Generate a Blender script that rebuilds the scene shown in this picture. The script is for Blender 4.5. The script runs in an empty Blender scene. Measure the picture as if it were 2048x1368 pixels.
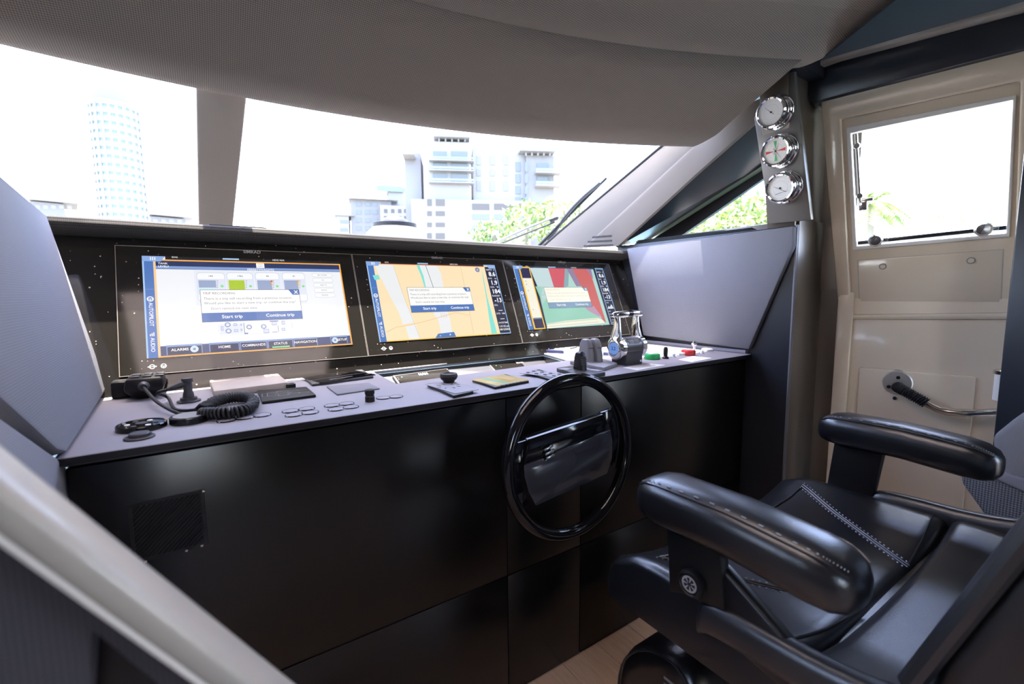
import bpy, bmesh, math, random
import numpy as np
from mathutils import Vector, Matrix
C = bpy.context.scene.collection
random.seed(7)
# ------------------------------------------------------------------ camera
PP = np.array([1024., 684.]); VX = np.array([2400., 573.]); VY = np.array([400., 590.])
FPX = float(np.sqrt(-np.dot(VX-PP, VY-PP)))
def nrm(v): v = np.array(v, float); return v/np.linalg.norm(v)
_X = nrm([VX[0]-PP[0], VX[1]-PP[1], FPX]); _Y = nrm([VY[0]-PP[0], VY[1]-PP[1], FPX])
_Z = np.cross(_X, _Y); _Z = -_Z if _Z[1] > 0 else _Z
R = np.array([_X, _Y, _Z]); EYE = np.array([0, 0, 1.12])
cam = bpy.data.cameras.new('camera'); camo = bpy.data.objects.new('camera', cam); C.objects.link(camo)
M = Matrix.Identity(4)
for i in range(3):
    M[i][0], M[i][1], M[i][2], M[i][3] = R[i][0], -R[i][1], -R[i][2], EYE[i]
camo.matrix_world = M
cam.sensor_width = 36; cam.sensor_fit = 'HORIZONTAL'; cam.lens = FPX/2048*36
cam.clip_start = .01; cam.clip_end = 2000
cam.dof.use_dof = True; cam.dof.focus_distance = 1.45; cam.dof.aperture_fstop = 4.0
bpy.context.scene.camera = camo
# ------------------------------------------------------------------ light
sc = bpy.context.scene
sc.view_settings.view_transform = 'Standard'; sc.view_settings.look = 'None'
sc.view_settings.exposure = 0.75; sc.view_settings.gamma = 1; sc.view_settings.use_curve_mapping = False
wd = bpy.data.worlds.new('sky'); sc.world = wd; wd.use_nodes = True
nt = wd.node_tree; bg = nt.nodes['Background']
sky = nt.nodes.new('ShaderNodeTexSky'); sky.sky_type = 'NISHITA'; sky.sun_disc = False
SUN_DIR = Vector((.02, .165, 1)).normalized()
sky.sun_elevation = math.asin(SUN_DIR.z); sky.sun_rotation = math.atan2(SUN_DIR.x, SUN_DIR.y)
sky.air_density = 1.0; sky.dust_density = 1.5; sky.ozone_density = 1.0
wbm = nt.nodes.new('ShaderNodeMix'); wbm.data_type = 'RGBA'; wbm.blend_type = 'MULTIPLY'; wbm.inputs[0].default_value = 1; wbm.inputs[7].default_value = (1.10, .97, .97, 1)
nt.links.new(sky.outputs[0], wbm.inputs[6]); nt.links.new(wbm.outputs[2], bg.inputs[0]); bg.inputs[1].default_value = 2.2
sl = bpy.data.lights.new('sun', 'SUN'); sl.energy = 26; sl.angle = .0093; sl.color = (1, .93, .82)
so = bpy.data.objects.new('sun', sl); C.objects.link(so)
so.rotation_euler = SUN_DIR.to_track_quat('Z', 'Y').to_euler()
# ------------------------------------------------------------------ geometry from the lens
def ray(x, y): return R @ nrm([x-PP[0], y-PP[1], FPX])
def _at(x, y, ax, v):
    d = ray(x, y); t = (v-EYE[ax])/d[ax]; return Vector(EYE+t*d)
def ax_(x, y, v): return _at(x, y, 0, v)
def ay_(x, y, v): return _at(x, y, 1, v)
def az_(x, y, v): return _at(x, y, 2, v)
def apl(x, y, p0, n):
    d = ray(x, y); n = np.array(n); t = np.dot(np.array(p0)-EYE, n)/np.dot(d, n); return Vector(EYE+t*d)
# ------------------------------------------------------------------ materials
MATS = {}
def mat(name, col, rough=.5, metal=0., spec=.5, coat=0., emis=None, es=1., bump=None, vary=0., scale=40., coatr=.03, sheen=0.):
    if name in MATS: return MATS[name]
    m = bpy.data.materials.new(name); m.use_nodes = True; t = m.node_tree; b = t.nodes['Principled BSDF']
    b.inputs['Base Color'].default_value = (*col, 1); b.inputs['Roughness'].default_value = rough
    b.inputs['Metallic'].default_value = metal; b.inputs['Specular IOR Level'].default_value = spec
    b.inputs['Coat Weight'].default_value = coat; b.inputs['Coat Roughness'].default_value = coatr
    if sheen: b.inputs['Sheen Weight'].default_value = sheen
    tc = t.nodes.new('ShaderNodeTexCoord')
    if emis:
        b.inputs['Emission Color'].default_value = (*emis, 1); b.inputs['Emission Strength'].default_value = es
    if bump or vary:
        n = t.nodes.new('ShaderNodeTexNoise'); n.inputs['Scale'].default_value = scale; n.inputs['Detail'].default_value = 4
        t.links.new(tc.outputs['Object'], n.inputs['Vector'])
        if vary:
            mx = t.nodes.new('ShaderNodeMix'); mx.data_type = 'RGBA'
            mx.inputs[6].default_value = (*[c*(1-vary) for c in col], 1); mx.inputs[7].default_value = (*[min(1, c*(1+vary)) for c in col], 1)
            t.links.new(n.outputs['Fac'], mx.inputs[0]); t.links.new(mx.outputs[2], b.inputs['Base Color'])
        if bump:
            bp = t.nodes.new('ShaderNodeBump'); bp.inputs['Strength'].default_value = bump; bp.inputs['Distance'].default_value = .002
            t.links.new(n.outputs['Fac'], bp.inputs['Height']); t.links.new(bp.outputs[0], b.inputs['Normal'])
    MATS[name] = m; return m
def weave(name, col, pitch, amp=.35, bump=.4, rough=.9, axes='xy'):
    m = mat(name, col, rough, spec=.2); t = m.node_tree; b = t.nodes['Principled BSDF']
    tc = t.nodes.new('ShaderNodeTexCoord'); sx = t.nodes.new('ShaderNodeSeparateXYZ'); t.links.new(tc.outputs['Object'], sx.inputs[0])
    k = 2*math.pi/pitch*.707
    def mth(op, a, bb=None):
        n = t.nodes.new('ShaderNodeMath'); n.operation = op
        for i, v in enumerate((a, bb)):
            if v is None: continue
            if isinstance(v, (int, float)): n.inputs[i].default_value = v
            else: t.links.new(v, n.inputs[i])
        return n.outputs[0]
    A, B = ('xyz'.index(c) for c in axes); A, B = sx.outputs[A], sx.outputs[B]
    s1 = mth('SINE', mth('MULTIPLY', mth('ADD', A, B), k)); s2 = mth('SINE', mth('MULTIPLY', mth('SUBTRACT', A, B), k))
    h = mth('ADD', mth('MULTIPLY', mth('MULTIPLY', s1, s2), .5), .5)
    mx = t.nodes.new('ShaderNodeMix'); mx.data_type = 'RGBA'
    mx.inputs[6].default_value = (*[c*(1-amp) for c in col], 1); mx.inputs[7].default_value = (*[c*(1+amp) for c in col], 1)
    t.links.new(h, mx.inputs[0]); t.links.new(mx.outputs[2], b.inputs['Base Color'])
    bp = t.nodes.new('ShaderNodeBump'); bp.inputs['Strength'].default_value = bump; bp.inputs['Distance'].default_value = .001
    t.links.new(h, bp.inputs['Height']); t.links.new(bp.outputs[0], b.inputs['Normal'])
    return m
def glass(name, tint=(1, 1, 1), refl=.06):
    m = bpy.data.materials.new(name); m.use_nodes = True; t = m.node_tree; t.nodes.remove(t.nodes['Principled BSDF'])
    tr = t.nodes.new('ShaderNodeBsdfTransparent'); tr.inputs[0].default_value = (*tint, 1)
    gl = t.nodes.new('ShaderNodeBsdfGlossy'); gl.inputs['Roughness'].default_value = 0.02
    lw = t.nodes.new('ShaderNodeLayerWeight'); lw.inputs[0].default_value = .12
    mp = t.nodes.new('ShaderNodeMath'); mp.operation = 'MULTIPLY'; mp.inputs[1].default_value = refl*5
    t.links.new(lw.outputs['Fresnel'], mp.inputs[0])
    mx = t.nodes.new('ShaderNodeMixShader'); t.links.new(mp.outputs[0], mx.inputs[0])
    t.links.new(tr.outputs[0], mx.inputs[1]); t.links.new(gl.outputs[0], mx.inputs[2])
    t.links.new(mx.outputs[0], t.nodes['Material Output'].inputs[0]); MATS[name] = m; return m
def lin(r, g, b):
    f = lambda c: (c/255/12.92 if c/255 <= .04045 else ((c/255+.055)/1.055)**2.4); return (f(r), f(g), f(b))
def px(r, g, b, s=1.0):
    n = 'screen_colour_%d_%d_%d' % (r, g, b)
    return mat(n, (.01, .01, .01), .25, emis=lin(r, g, b), es=s*.60)
CEIL = weave('taupe_headliner_weave', (.20, .172, .15), .0068, .48, .5)
PILW = weave('taupe_pillar_weave', (.19, .165, .145), .005, .10, .2, axes='yz')
WING = weave('slate_padding_weave', (.20, .20, .225), .0055, .14, .25, axes='yz')
MESHF = weave('grey_mesh_fabric', (.11, .115, .13), .0085, .75, .9, axes='yz')
TOPM = mat('soft_touch_charcoal', (.26, .255, .29), .55, spec=.4, bump=.05, scale=600)
FRONT = mat('satin_black_lacquer', (.005, .0042, .004), .27, spec=.4, bump=.02, scale=900)
NAVY = mat('satin_midnight_lacquer', (.016, .019, .028), .34, spec=.5, bump=.02, scale=900)
BRONZE = mat('satin_bronze_lacquer', (.17, .145, .118), .33, spec=.5, metal=.5, bump=.02, scale=700)
GEL = mat('cream_gelcoat', (.68, .58, .45), .22, spec=.5, coat=.4, coatr=.08, vary=.04, scale=3)
GELW = mat('white_gelcoat', (.78, .76, .72), .3, spec=.5)
LEATH = mat('black_leather', (.006, .0065, .009), .29, spec=.9, bump=.12, scale=420)
LEATH2 = mat('charcoal_leather', (.014, .015, .019), .30, spec=.9, bump=.12, scale=420)
THREAD = mat('grey_stitching', (.26, .28, .33), .7)
GLOSS = mat('gloss_black', (.004, .004, .005), .08, spec=.45)
PLAST = mat('black_plastic', (.008, .008, .009), .38, spec=.3)
PLAST2 = mat('graphite_plastic', (.045, .045, .052), .42, spec=.35)
RUBBER = mat('black_rubber', (.012, .012, .013), .5, spec=.35)
CHROME = mat('polished_chrome', (.86, .86, .88), .06, metal=1.)
STEEL = mat('stainless_steel', (.72, .68, .64), .16, metal=1.)
WHITE = mat('white_print', (.8, .8, .8), .6)
GREYP = mat('grey_print', (.35, .36, .38), .6)
GREEN = mat('green_plastic', (.02, .42, .10), .3, spec=.5)
RED = mat('red_plastic', (.65, .03, .03), .3, spec=.5)
CREAMC = mat('taupe_cover_plastic', (.40, .36, .32), .55)
CAPM = mat('ivory_cap_lacquer', (.36, .335, .30), .35, spec=.5, coat=.2)
GASK = mat('black_gasket', (.010, .010, .013), .5, spec=.25)
WALN = mat('dark_walnut_panel', (.055, .042, .034), .4, vary=.3, scale=12)
def frost():
    m = bpy.data.materials.new('fill_skylight_frost'); m.use_nodes = True; t = m.node_tree; t.nodes.remove(t.nodes['Principled BSDF'])
    tl = t.nodes.new('ShaderNodeBsdfTranslucent'); tl.inputs[0].default_value = (.50, .46, .43, 1); df = t.nodes.new('ShaderNodeBsdfDiffuse'); df.inputs[0].default_value = (.5, .5, .5, 1)
    mx = t.nodes.new('ShaderNodeMixShader'); mx.inputs[0].default_value = .15; t.links.new(tl.outputs[0], mx.inputs[1]); t.links.new(df.outputs[0], mx.inputs[2]); t.links.new(mx.outputs[0], t.nodes['Material Output'].inputs[0]); return m
FROST = frost()
PANE = glass('window_glass', (1, 1, 1), .03)
PANET = glass('tinted_glass', (.62, .64, .64), .03)
GEDGE = mat('green_glass_edge', (.20, .29, .22), .2)
def dusty():
    m = mat('dusty_black_glass', (.02, .018, .016), .07, spec=.55); t = m.node_tree; b = t.nodes['Principled BSDF']
    tc = t.nodes.new('ShaderNodeTexCoord'); v = t.nodes.new('ShaderNodeTexVoronoi'); v.inputs['Scale'].default_value = 85
    t.links.new(tc.outputs['Object'], v.inputs['Vector'])
    sx = t.nodes.new('ShaderNodeSeparateColor'); t.links.new(v.outputs['Color'], sx.inputs[0])
    a = t.nodes.new('ShaderNodeMapRange'); a.inputs[1].default_value = .6; a.inputs[2].default_value = 1.0; a.inputs[3].default_value = .0; a.inputs[4].default_value = .17
    t.links.new(sx.outputs[0], a.inputs[0])
    c = t.nodes.new('ShaderNodeMath'); c.operation = 'LESS_THAN'; t.links.new(v.outputs['Distance'], c.inputs[0]); t.links.new(a.outputs[0], c.inputs[1])
    mx = t.nodes.new('ShaderNodeMix'); mx.data_type = 'RGBA'; mx.inputs[6].default_value = (.014, .0125, .011, 1); mx.inputs[7].default_value = (.5, .42, .34, 1)
    t.links.new(c.outputs[0], mx.inputs[0]); t.links.new(mx.outputs[2], b.inputs['Base Color']); return m
DUSTY = dusty()
def wood():
    m = mat('oak_plank', (.36, .25, .19), .5); t = m.node_tree; b = t.nodes['Principled BSDF']
    tc = t.nodes.new('ShaderNodeTexCoord'); mp = t.nodes.new('ShaderNodeMapping'); mp.inputs['Scale'].default_value = (60, 4, 1)
    oi = t.nodes.new('ShaderNodeObjectInfo'); ad = t.nodes.new('ShaderNodeVectorMath'); ad.operation = 'ADD'
    t.links.new(tc.outputs['Object'], ad.inputs[0]); t.links.new(oi.outputs['Random'], ad.inputs[1]); t.links.new(ad.outputs[0], mp.inputs[0])
    n = t.nodes.new('ShaderNodeTexNoise'); n.inputs['Scale'].default_value = 2.2; n.inputs['Detail'].default_value = 8; n.inputs['Distortion'].default_value = .6
    t.links.new(mp.outputs[0], n.inputs['Vector'])
    mx = t.nodes.new('ShaderNodeMix'); mx.data_type = 'RGBA'; mx.inputs[6].default_value = (.42, .26, .17, 1); mx.inputs[7].default_value = (.68, .49, .35, 1)
    t.links.new(n.outputs['Fac'], mx.inputs[0]); t.links.new(mx.outputs[2], b.inputs['Base Color'])
    bp = t.nodes.new('ShaderNodeBump'); bp.inputs['Strength'].default_value = .25; bp.inputs['Distance'].default_value = .001
    t.links.new(n.outputs['Fac'], bp.inputs['Height']); t.links.new(bp.outputs[0], b.inputs['Normal']); return m
OAK = wood()
# ------------------------------------------------------------------ mesh builder
V = Vector
class MB:
    def __init__(s): s.v = []; s.f = []; s.m = []; s.mats = []
    def mi(s, m):
        if m is None: return 0
        if m not in s.mats: s.mats.append(m)
        return s.mats.index(m)
    def add(s, vs, fs, m=None):
        o = len(s.v); s.v += [V(p) for p in vs]; k = s.mi(m)
        for f in fs: s.f.append([i+o for i in f]); s.m.append(k)
        return s
    def box(s, lo, hi, m=None, M=None):
        x0, y0, z0 = lo; x1, y1, z1 = hi
        vs = [V((x, y, z)) for z in (z0, z1) for x, y in ((x0, y0), (x1, y0), (x1, y1), (x0, y1))]
        if M is not None: vs = [M @ p for p in vs]
        return s.add(vs, [(3, 2, 1, 0), (4, 5, 6, 7), (0, 1, 5, 4), (1, 2, 6, 5), (2, 3, 7, 6), (3, 0, 4, 7)], m)
    def prism(s, poly, ext, m=None):
        n = len(poly); e = V(ext); p = [V(q) for q in poly]
        return s.add(p+[q+e for q in p], [tuple(range(n-1, -1, -1)), tuple(range(n, 2*n))]+[(i, (i+1) % n, n+(i+1) % n, n+i) for i in range(n)], m)
    def loft(s, rings, m=None, caps=True, closed=True):
        n = len(rings[0]); vs = [p for r in rings for p in r]; fs = []
        for a in range(len(rings)-1):
            for i in range(n if closed else n-1):
                j = (i+1) % n; fs.append((a*n+i, a*n+j, (a+1)*n+j, (a+1)*n+i))
        if caps: fs += [tuple(range(n-1, -1, -1)), tuple(range((len(rings)-1)*n, len(rings)*n))]
        return s.add(vs, fs, m)
    def tube(s, pts, r, seg=10, m=None, closed=False):
        pts = [V(p) for p in pts]; n = len(pts); rs = r if isinstance(r, (list, tuple)) else [r]*n; rings = []; up = None
        for i in range(n):
            a = pts[(i-1) % n] if (closed or i > 0) else pts[0]; b = pts[(i+1) % n] if (closed or i < n-1) else pts[-1]
            t = (b-a).normalized()
            if up is None:
                up = V((0, 0, 1)) if abs(t.z) < .9 else V((1, 0, 0))
            u = (up-t*up.dot(t)).normalized(); w = t.cross(u); up = u
            rings.append([pts[i]+(u*math.cos(2*math.pi*k/seg)+w*math.sin(2*math.pi*k/seg))*rs[i] for k in range(seg)])
        if closed: rings.append(rings[0])
        return s.loft(rings, m, caps=not closed)
    def lathe(s, prof, M, seg=24, m=None):
        rings = [[M @ V((r*math.cos(2*math.pi*k/seg), r*math.sin(2*math.pi*k/seg), h)) for k in range(seg)] for r, h in prof]
        return s.loft(rings, m)
    def grid(s, rows, m=None): return s.loft(rows, m, caps=False, closed=False)
    def build(s, name, m=None, parent=None, origin=None, smooth=False, bevel=0, segs=2, sub=0, sharp=35, thick=0):
        me = bpy.data.meshes.new(name); o = bpy.data.objects.new(name, me)
        org = V((0, 0, 0)) if parent is None and origin is None else (V(origin) if origin is not None else root_loc(parent))
        if parent is None: o.location = org
        bm = bmesh.new(); vv = [bm.verts.new(p-org) for p in s.v]
        for f, k in zip(s.f, s.m):
            try: bf = bm.faces.new([vv[i] for i in f]); bf.material_index = k
            except ValueError: pass
        if sub or bevel or smooth: bmesh.ops.remove_doubles(bm, verts=bm.verts, dist=1e-5)
        bmesh.ops.recalc_face_normals(bm, faces=bm.faces)
        if bevel:
            bm.normal_update()
            ed = [e for e in bm.edges if len(e.link_faces) == 2 and e.calc_face_angle(0) > math.radians(28)]
            bmesh.ops.bevel(bm, geom=ed, offset=bevel, segments=segs, profile=.5, affect='EDGES', clamp_overlap=True)
        bm.to_mesh(me); bm.free()
        ms = s.mats if s.mats else []
        if m is not None and not ms: ms = [m]
        for x in ms: me.materials.append(x)
        if smooth or bevel:
            me.polygons.foreach_set('use_smooth', [True]*len(me.polygons)); me.set_sharp_from_angle(angle=math.radians(sharp))
        C.objects.link(o)
        if thick:
            md = o.modifiers.new('thickness', 'SOLIDIFY'); md.thickness = thick; md.offset = 0
        if sub:
            md = o.modifiers.new('smoothing', 'SUBSURF'); md.levels = sub; md.render_levels = sub
        if parent is not None: o.parent = parent
        return o
def root_loc(o):
    while o.parent: o = o.parent
    return V(o.location)
def tag(o, label=None, cat=None, group=None, kind=None):
    for k, v in (('label', label), ('category', cat), ('group', group), ('kind', kind)):
        if v: o[k] = v
    return o
def thing(name, loc, label, cat, group=None, kind=None):
    o = bpy.data.objects.new(name, None); o.empty_display_size = .05; o.location = loc; C.objects.link(o)
    return tag(o, label, cat, group, kind)
def struct(name, loc, label, cat='structure'): return thing(name, loc, label, cat, kind='structure')
def copy_tree(o, parent=None):
    c = o.copy(); C.objects.link(c)
    if parent is not None: c.parent = parent
    for ch in list(o.children): copy_tree(ch, c)
    return c
def frame(o, zdir, xdir=None):
    z = V(zdir).normalized(); x = V(xdir) if xdir is not None else (V((1, 0, 0)) if abs(z.x) < .9 else V((0, 1, 0)))
    x = (x-z*x.dot(z)).normalized(); y = z.cross(x)
    m = Matrix((x, y, z)).transposed().to_4x4(); m.translation = V(o); return m
def catmull(pts, n=8):
    pts = [V(p) for p in pts]; q = [2*pts[0]-pts[1]]+pts+[2*pts[-1]-pts[-2]]; out = []
    for i in range(1, len(q)-2):
        for k in range(n):
            t = k/n; a, b, c, d = q[i-1:i+3]
            out.append(.5*((2*b)+(c-a)*t+(2*a-5*b+4*c-d)*t*t+(3*b-a-3*c+d)*t**3))
    return out+[pts[-1]]
TXT = {}
def text(mb, s, M, size, m, align='CENTER', bold=0.):
    key = (s, align, bold)
    if key not in TXT:
        cu = bpy.data.curves.new('t', 'FONT'); cu.body = s; cu.size = 1; cu.align_x = align; cu.align_y = 'CENTER'; cu.offset = bold; cu.resolution_u = 2
        ob = bpy.data.objects.new('t', cu); me = bpy.data.meshes.new_from_object(ob)
        TXT[key] = ([tuple(v.co) for v in me.vertices], [tuple(p.vertices) for p in me.polygons])
        bpy.data.objects.remove(ob); bpy.data.meshes.remove(me); bpy.data.curves.remove(cu)
    vs, fs = TXT[key]
    mb.add([M @ V((x*size, y*size, 0)) for x, y, z in vs], fs, m)
def sup(cx, cy, rx, ry, e, n):
    out = []
    for k in range(n):
        a = 2*math.pi*k/n; c, s_ = math.cos(a), math.sin(a)
        out.append((cx+rx*math.copysign(abs(c)**(2/e), c), cy+ry*math.copysign(abs(s_)**(2/e), s_)))
    return out
#==STRUCTURE
def ring(outer, inner, ext, mb=None):
    mb = mb or MB(); n = len(outer); e = V(ext); vs = outer+inner+[p+e for p in outer]+[p+e for p in inner]; fs = []
    for i in range(n):
        j = (i+1) % n
        fs += [(i, j, n+j, n+i), (2*n+i, 3*n+i, 3*n+j, 2*n+j), (i, 2*n+i, 2*n+j, j), (n+i, n+j, 3*n+j, 3*n+i)]
    return mb.add(vs, fs)
# ------------------------------------------------------------------ room shell
fl = struct('floor', (0.6, -.8, 0), 'oak plank cabin floor')
me0 = None
for i in range(22):
    x0 = -1.03+i*.1435
    for j, (y0, y1) in enumerate(((-3.0, -1.1+.3*(i % 3)), (-1.1+.3*(i % 3), 1.6))):
        b = MB().box((x0+.001, y0+.001, -.02), (x0+.1425, y1-.001, 0)); b.build('plank', OAK, fl)
MB().box((-3, -3.2, -.08), (3, 3.5, -.021)).build('subfloor', GASK, fl)
def hy(x): return 1.645-.17*(x-.1)**2
def by(x): return 2.30-.08*(x-.1)**2
XS = [-1.5+i*.08 for i in range(41)]
ce = struct('ceiling', (0, 0, 1.85), 'taupe woven headliner over the windscreen and helm')
KS = .97
def sc_eye(p): return V((p.x*KS, p.y*KS, 1.12+(p.z-1.12)*KS))
rows = [[sc_eye(V((x, hy(x)-d, z))) for x in XS] for d, z in ((0, 1.74), (-.005, 1.712), (0, 1.705), (.012, 1.701), (.04, 1.703), (.08, 1.711), (.11, 1.719), (.13, 1.728), (.16, 1.745), (.25, 1.793), (.33, 1.833), (.41, 1.875), (.42, 1.95))]
rows2 = [r[-1] for r in rows]
MB().grid([rows2, [p+V((.002, 0, .25)) for p in rows2]]).build('side_return', CEIL, ce)
MB().grid(rows).build('front_panel', CEIL, ce, smooth=True, sharp=60)
XS2 = XS
rows = [[V((x, hy(min(x, 1.7))-d, z)) for x in XS2] for d, z in ((.375, 1.97), (.378, 1.872), (.384, 1.860), (.405, 1.853), (.44, 1.852), (.475, 1.855), (.50, 1.862), (.53, 1.876), (.58, 1.896), (.66, 1.905))]
MB().grid(rows).build('rear_panel', CEIL, ce, smooth=True, sharp=60)
SK = (-.30, .66, .12, .88)
for xa, xb, ye in ((-1.51, -.29, .50), (-.31, .67, SK[3]), (.65, 1.75, .50)):
    xs = [x for x in XS2 if xa < x < xb]
    MB().grid([[V((x, hy(x)-.66, 1.905)) for x in xs], [V((x, ye, 1.905)) for x in xs]]).build('rear_panel', CEIL, ce)
for nm, m, z0, z1, X0, X1, Y0, Y1 in (('rear_panel', CEIL, 1.905, 1.911, -1.6, 1.9, -3.2, .50), ('roof', GELW, 1.96, 2.0, -2.2, 2.6, -3.3, 1.3)):
    for a, b, c, d in ((X0, SK[0], Y0, Y1), (SK[1], X1, Y0, Y1), (SK[0], SK[1], SK[3], Y1), (SK[0], SK[1], Y0, SK[2])):
        if d > c: MB().box((a, c, z0), (b, d, z1)).build(nm, m, ce)
w3 = struct('added_skylight', (.4, -.3, 1.9), 'added frosted fill-light skylight in the cabin roof over the helm')  # unseen skylight added for soft fill light and the band reflected in the screens
ring([V((SK[0], SK[2], 1.905)), V((SK[1], SK[2], 1.905)), V((SK[1], SK[3], 1.905)), V((SK[0], SK[3], 1.905))], [V((SK[0]+.01, SK[2]+.01, 1.905)), V((SK[1]-.01, SK[2]+.01, 1.905)), V((SK[1]-.01, SK[3]-.01, 1.905)), V((SK[0]+.01, SK[3]-.01, 1.905))], (0, 0, .095)).build('fill_skylight_frame', GELW, w3)
MB().box((SK[0]+.005, SK[2]+.005, 1.93), (SK[1]-.005, SK[3]-.005, 1.931)).build('fill_light_pane', FROST, w3)
bev = struct('trim_1', (0, 1.6, 1.7), 'roof edge above the windscreen')
MB().loft([[sc_eye(V((x, hy(x)-.004, 1.74))), sc_eye(V((x, hy(x)-.01, 1.80))), V((x, hy(x)-.1, 1.95)), V((x, hy(x)-.4, 1.99)), V((x, hy(x)-.4, 1.95))] for x in XS]).build('roof_edge', GELW, bev)
# windscreen
w1 = struct('window_1', (0.1, 2.0, 1.5), 'raked windscreen of two curved panes')
def wpt(x, t): return V((x, (hy(x)+.05)*(1-t)+by(x)*t, 1.725*(1-t)+1.262*t))
for a, b in ((-1.5, .085), (.105, 1.755)):
    xs = [a+(b-a)*i/16 for i in range(17)]
    MB().grid([[wpt(x, t/6) for x in xs] for t in range(7)]).build('pane', PANET, w1, smooth=True)
mp0, mn = (0, 1.63, 1.70), nrm((0, .40, .52))
q = [apl(x, y, mp0, mn) for x, y in ((391, 155), (496, 172), (465, 462), (397, 458))]
MB().prism(q, V(mn)*.05).build('mullion', weave('mullion_lit_weave', (.36, .315, .28), .005, .10, .2, axes='xz'), w1, bevel=.006)  # paler copy of the pillar weave, interior fill light put into the colour
MB().grid([[wpt(x, t/5)+V((0, -.03, -.03)) for x in (-1.5, -1.2, -.9, -.62)] for t in range(6)]).build('port_light_block', CREAMC, w1, smooth=True)  # unseen sheet added to keep port windscreen light off the right wing
# A pillar, side window and its reveal
pil = struct('wall_pillar', (1.77, 1.5, 1.5), 'taupe windscreen pillar trim')
q = [ax_(x, y, 1.76) for x, y in ((1326, 285), (1545, 185), (1540, 218), (1390, 350), (1236, 492), (1080, 500))]
MB().prism(q, (.02, 0, 0)).build('pillar_trim', PILW, pil, bevel=.003)
g = [ax_(1330, 288, 1.765), ax_(1084, 494, 1.765)]
MB().tube(g, .009, 8).build('gasket', GASK, pil, smooth=True)
for (x0, y0), (x1, y1) in (((1185, 473), (1223, 470)), ((1176, 482), (1224, 479.5)), ((1168, 490.5), (1226, 488.5))):
    a, b = ax_(x0, y0, 1.7595), ax_(x1, y1, 1.7595)
    MB().prism([a, b, b-V((0, 0, .008)), a-V((0, 0, .008))], (-.002, 0, 0)).build('vent_slot', GASK, pil)
rv = struct('trim_2', (1.85, 1.3, 1.5), 'dark reveal of the triangular side window')
i0, i1 = ax_(1560, 196, 1.778), ax_(1232, 495, 1.778)
o0, o1 = ax_(1560, 312, 2.0), ax_(1295, 480, 2.0)
MB().prism([i0, i1, o1, o0], (0, .01, .02)).build('reveal', NAVY, rv)
MB().tube([o0+V((-.012, 0, -.006)), o1+V((-.012, 0, -.006))], .012, 8).build('glass_edge', GEDGE, rv, smooth=True)
d0, d1 = ax_(1560, 311, 1.99), ax_(1296, 480, 1.99)
e0, e1 = ax_(1560, 334, 1.99), ax_(1350, 480, 1.99)
MB().prism([d0, d1, e1, e0], (.02, 0, 0)).build('gasket', GASK, rv)
MB().prism([ax_(x, y, 1.779) for x, y in ((1236, 466), (1262, 487), (1236, 490))], (.004, .0, 0)).build('corner_piece', CREAMC, rv)
w2 = struct('window_2', (2.0, 1.3, 1.5), 'triangular starboard side window')
MB().prism([ax_(1640, 280, 2.005), ax_(1345, 482, 2.005), ax_(1640, 482, 2.005)], (.004, 0, 0)).build('pane', PANE, w2)
# ---------------------------------------------------------- starboard wall, door
P0 = V((1.98, .84, 0)); AFT = V((.228, -.974, 0)).normalized(); INB = V((-.974, -.228, 0)).normalized()
def W(s, n, z): return P0+AFT*s+INB*n+V((0, 0, z))
KZ = 1.10; LEAN = .14
UPN = (INB-V((0, 0, LEAN))).normalized()
def Du(x, y, off=0.): return apl(x, y, W(0, 0, KZ)+UPN*off, UPN)
def Dl(x, y, off=0.): return apl(x, y, W(0, off, 0), INB)
dr = struct('door_1', W(.3, 0, 0), 'cream starboard side door with a window')
fo = [Du(x, y) for x, y in ((1640, 190), (2130, 62), (2130, 625), (1677, 630))]
fi = [Du(x, y) for x, y in ((1682, 238), (2043, 160), (2024, 640), (1704, 640))]
ring(fo, fi, -UPN*.05).build('upper_frame', GEL, dr, bevel=.008)
fo = [Du(x, y, -.02) for x, y in ((1670, 225), (2060, 140), (2040, 650), (1690, 650))]
fi = [Du(x, y, -.02) for x, y in ((1700, 265), (2027, 199), (2014, 468), (1712, 494))]
ring(fo, fi, -UPN*.03).build('upper_field', GEL, dr)
wo = [Du(x, y, -.012) for x, y in ((1692, 255), (2033, 189), (2020, 474), (1705, 501))]
wi = [Du(x, y, -.012) for x, y in ((1701, 266), (2026, 200), (2013, 467), (1713, 493))]
ring(wo, wi, -UPN*.045).build('window_surround', GELW, dr, bevel=.004)
MB().prism([Du(x, y, -.045) for x, y in ((1696, 260), (2030, 195), (2017, 472), (1708, 498))], -UPN*.004).build('window_pane', PANE, dr)
hp = [Du(x, y, -.0185) for x, y in ((1716, 521), (2006, 499), (2000, 627), (1721, 635))]
hb = MB().prism(hp, -UPN*.01).build('hatch_panel', GEL, dr, bevel=.004)
c = sum(hp, V())/4
ring([c+(p-c)*1.014-UPN*.0012 for p in hp], [c+(p-c)*1.0-UPN*.0012 for p in hp], -UPN*.002).build('hatch_seam', CREAMC, dr)
for x, y in ((1765.5, 533), (1942, 521)):
    b = MB().lathe([(.0001, .004), (.008, .004), (.009, .0)], frame(Du(x, y, -.0185), UPN), 20).build('hatch_button', GEL, hb, smooth=True)
    MB().lathe([(.0115, .0005), (.0115, .002), (.0095, .002), (.0095, .0005)], frame(Du(x, y, -.0185), UPN), 24).build('button_ring', CREAMC, hb, smooth=True)
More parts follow.
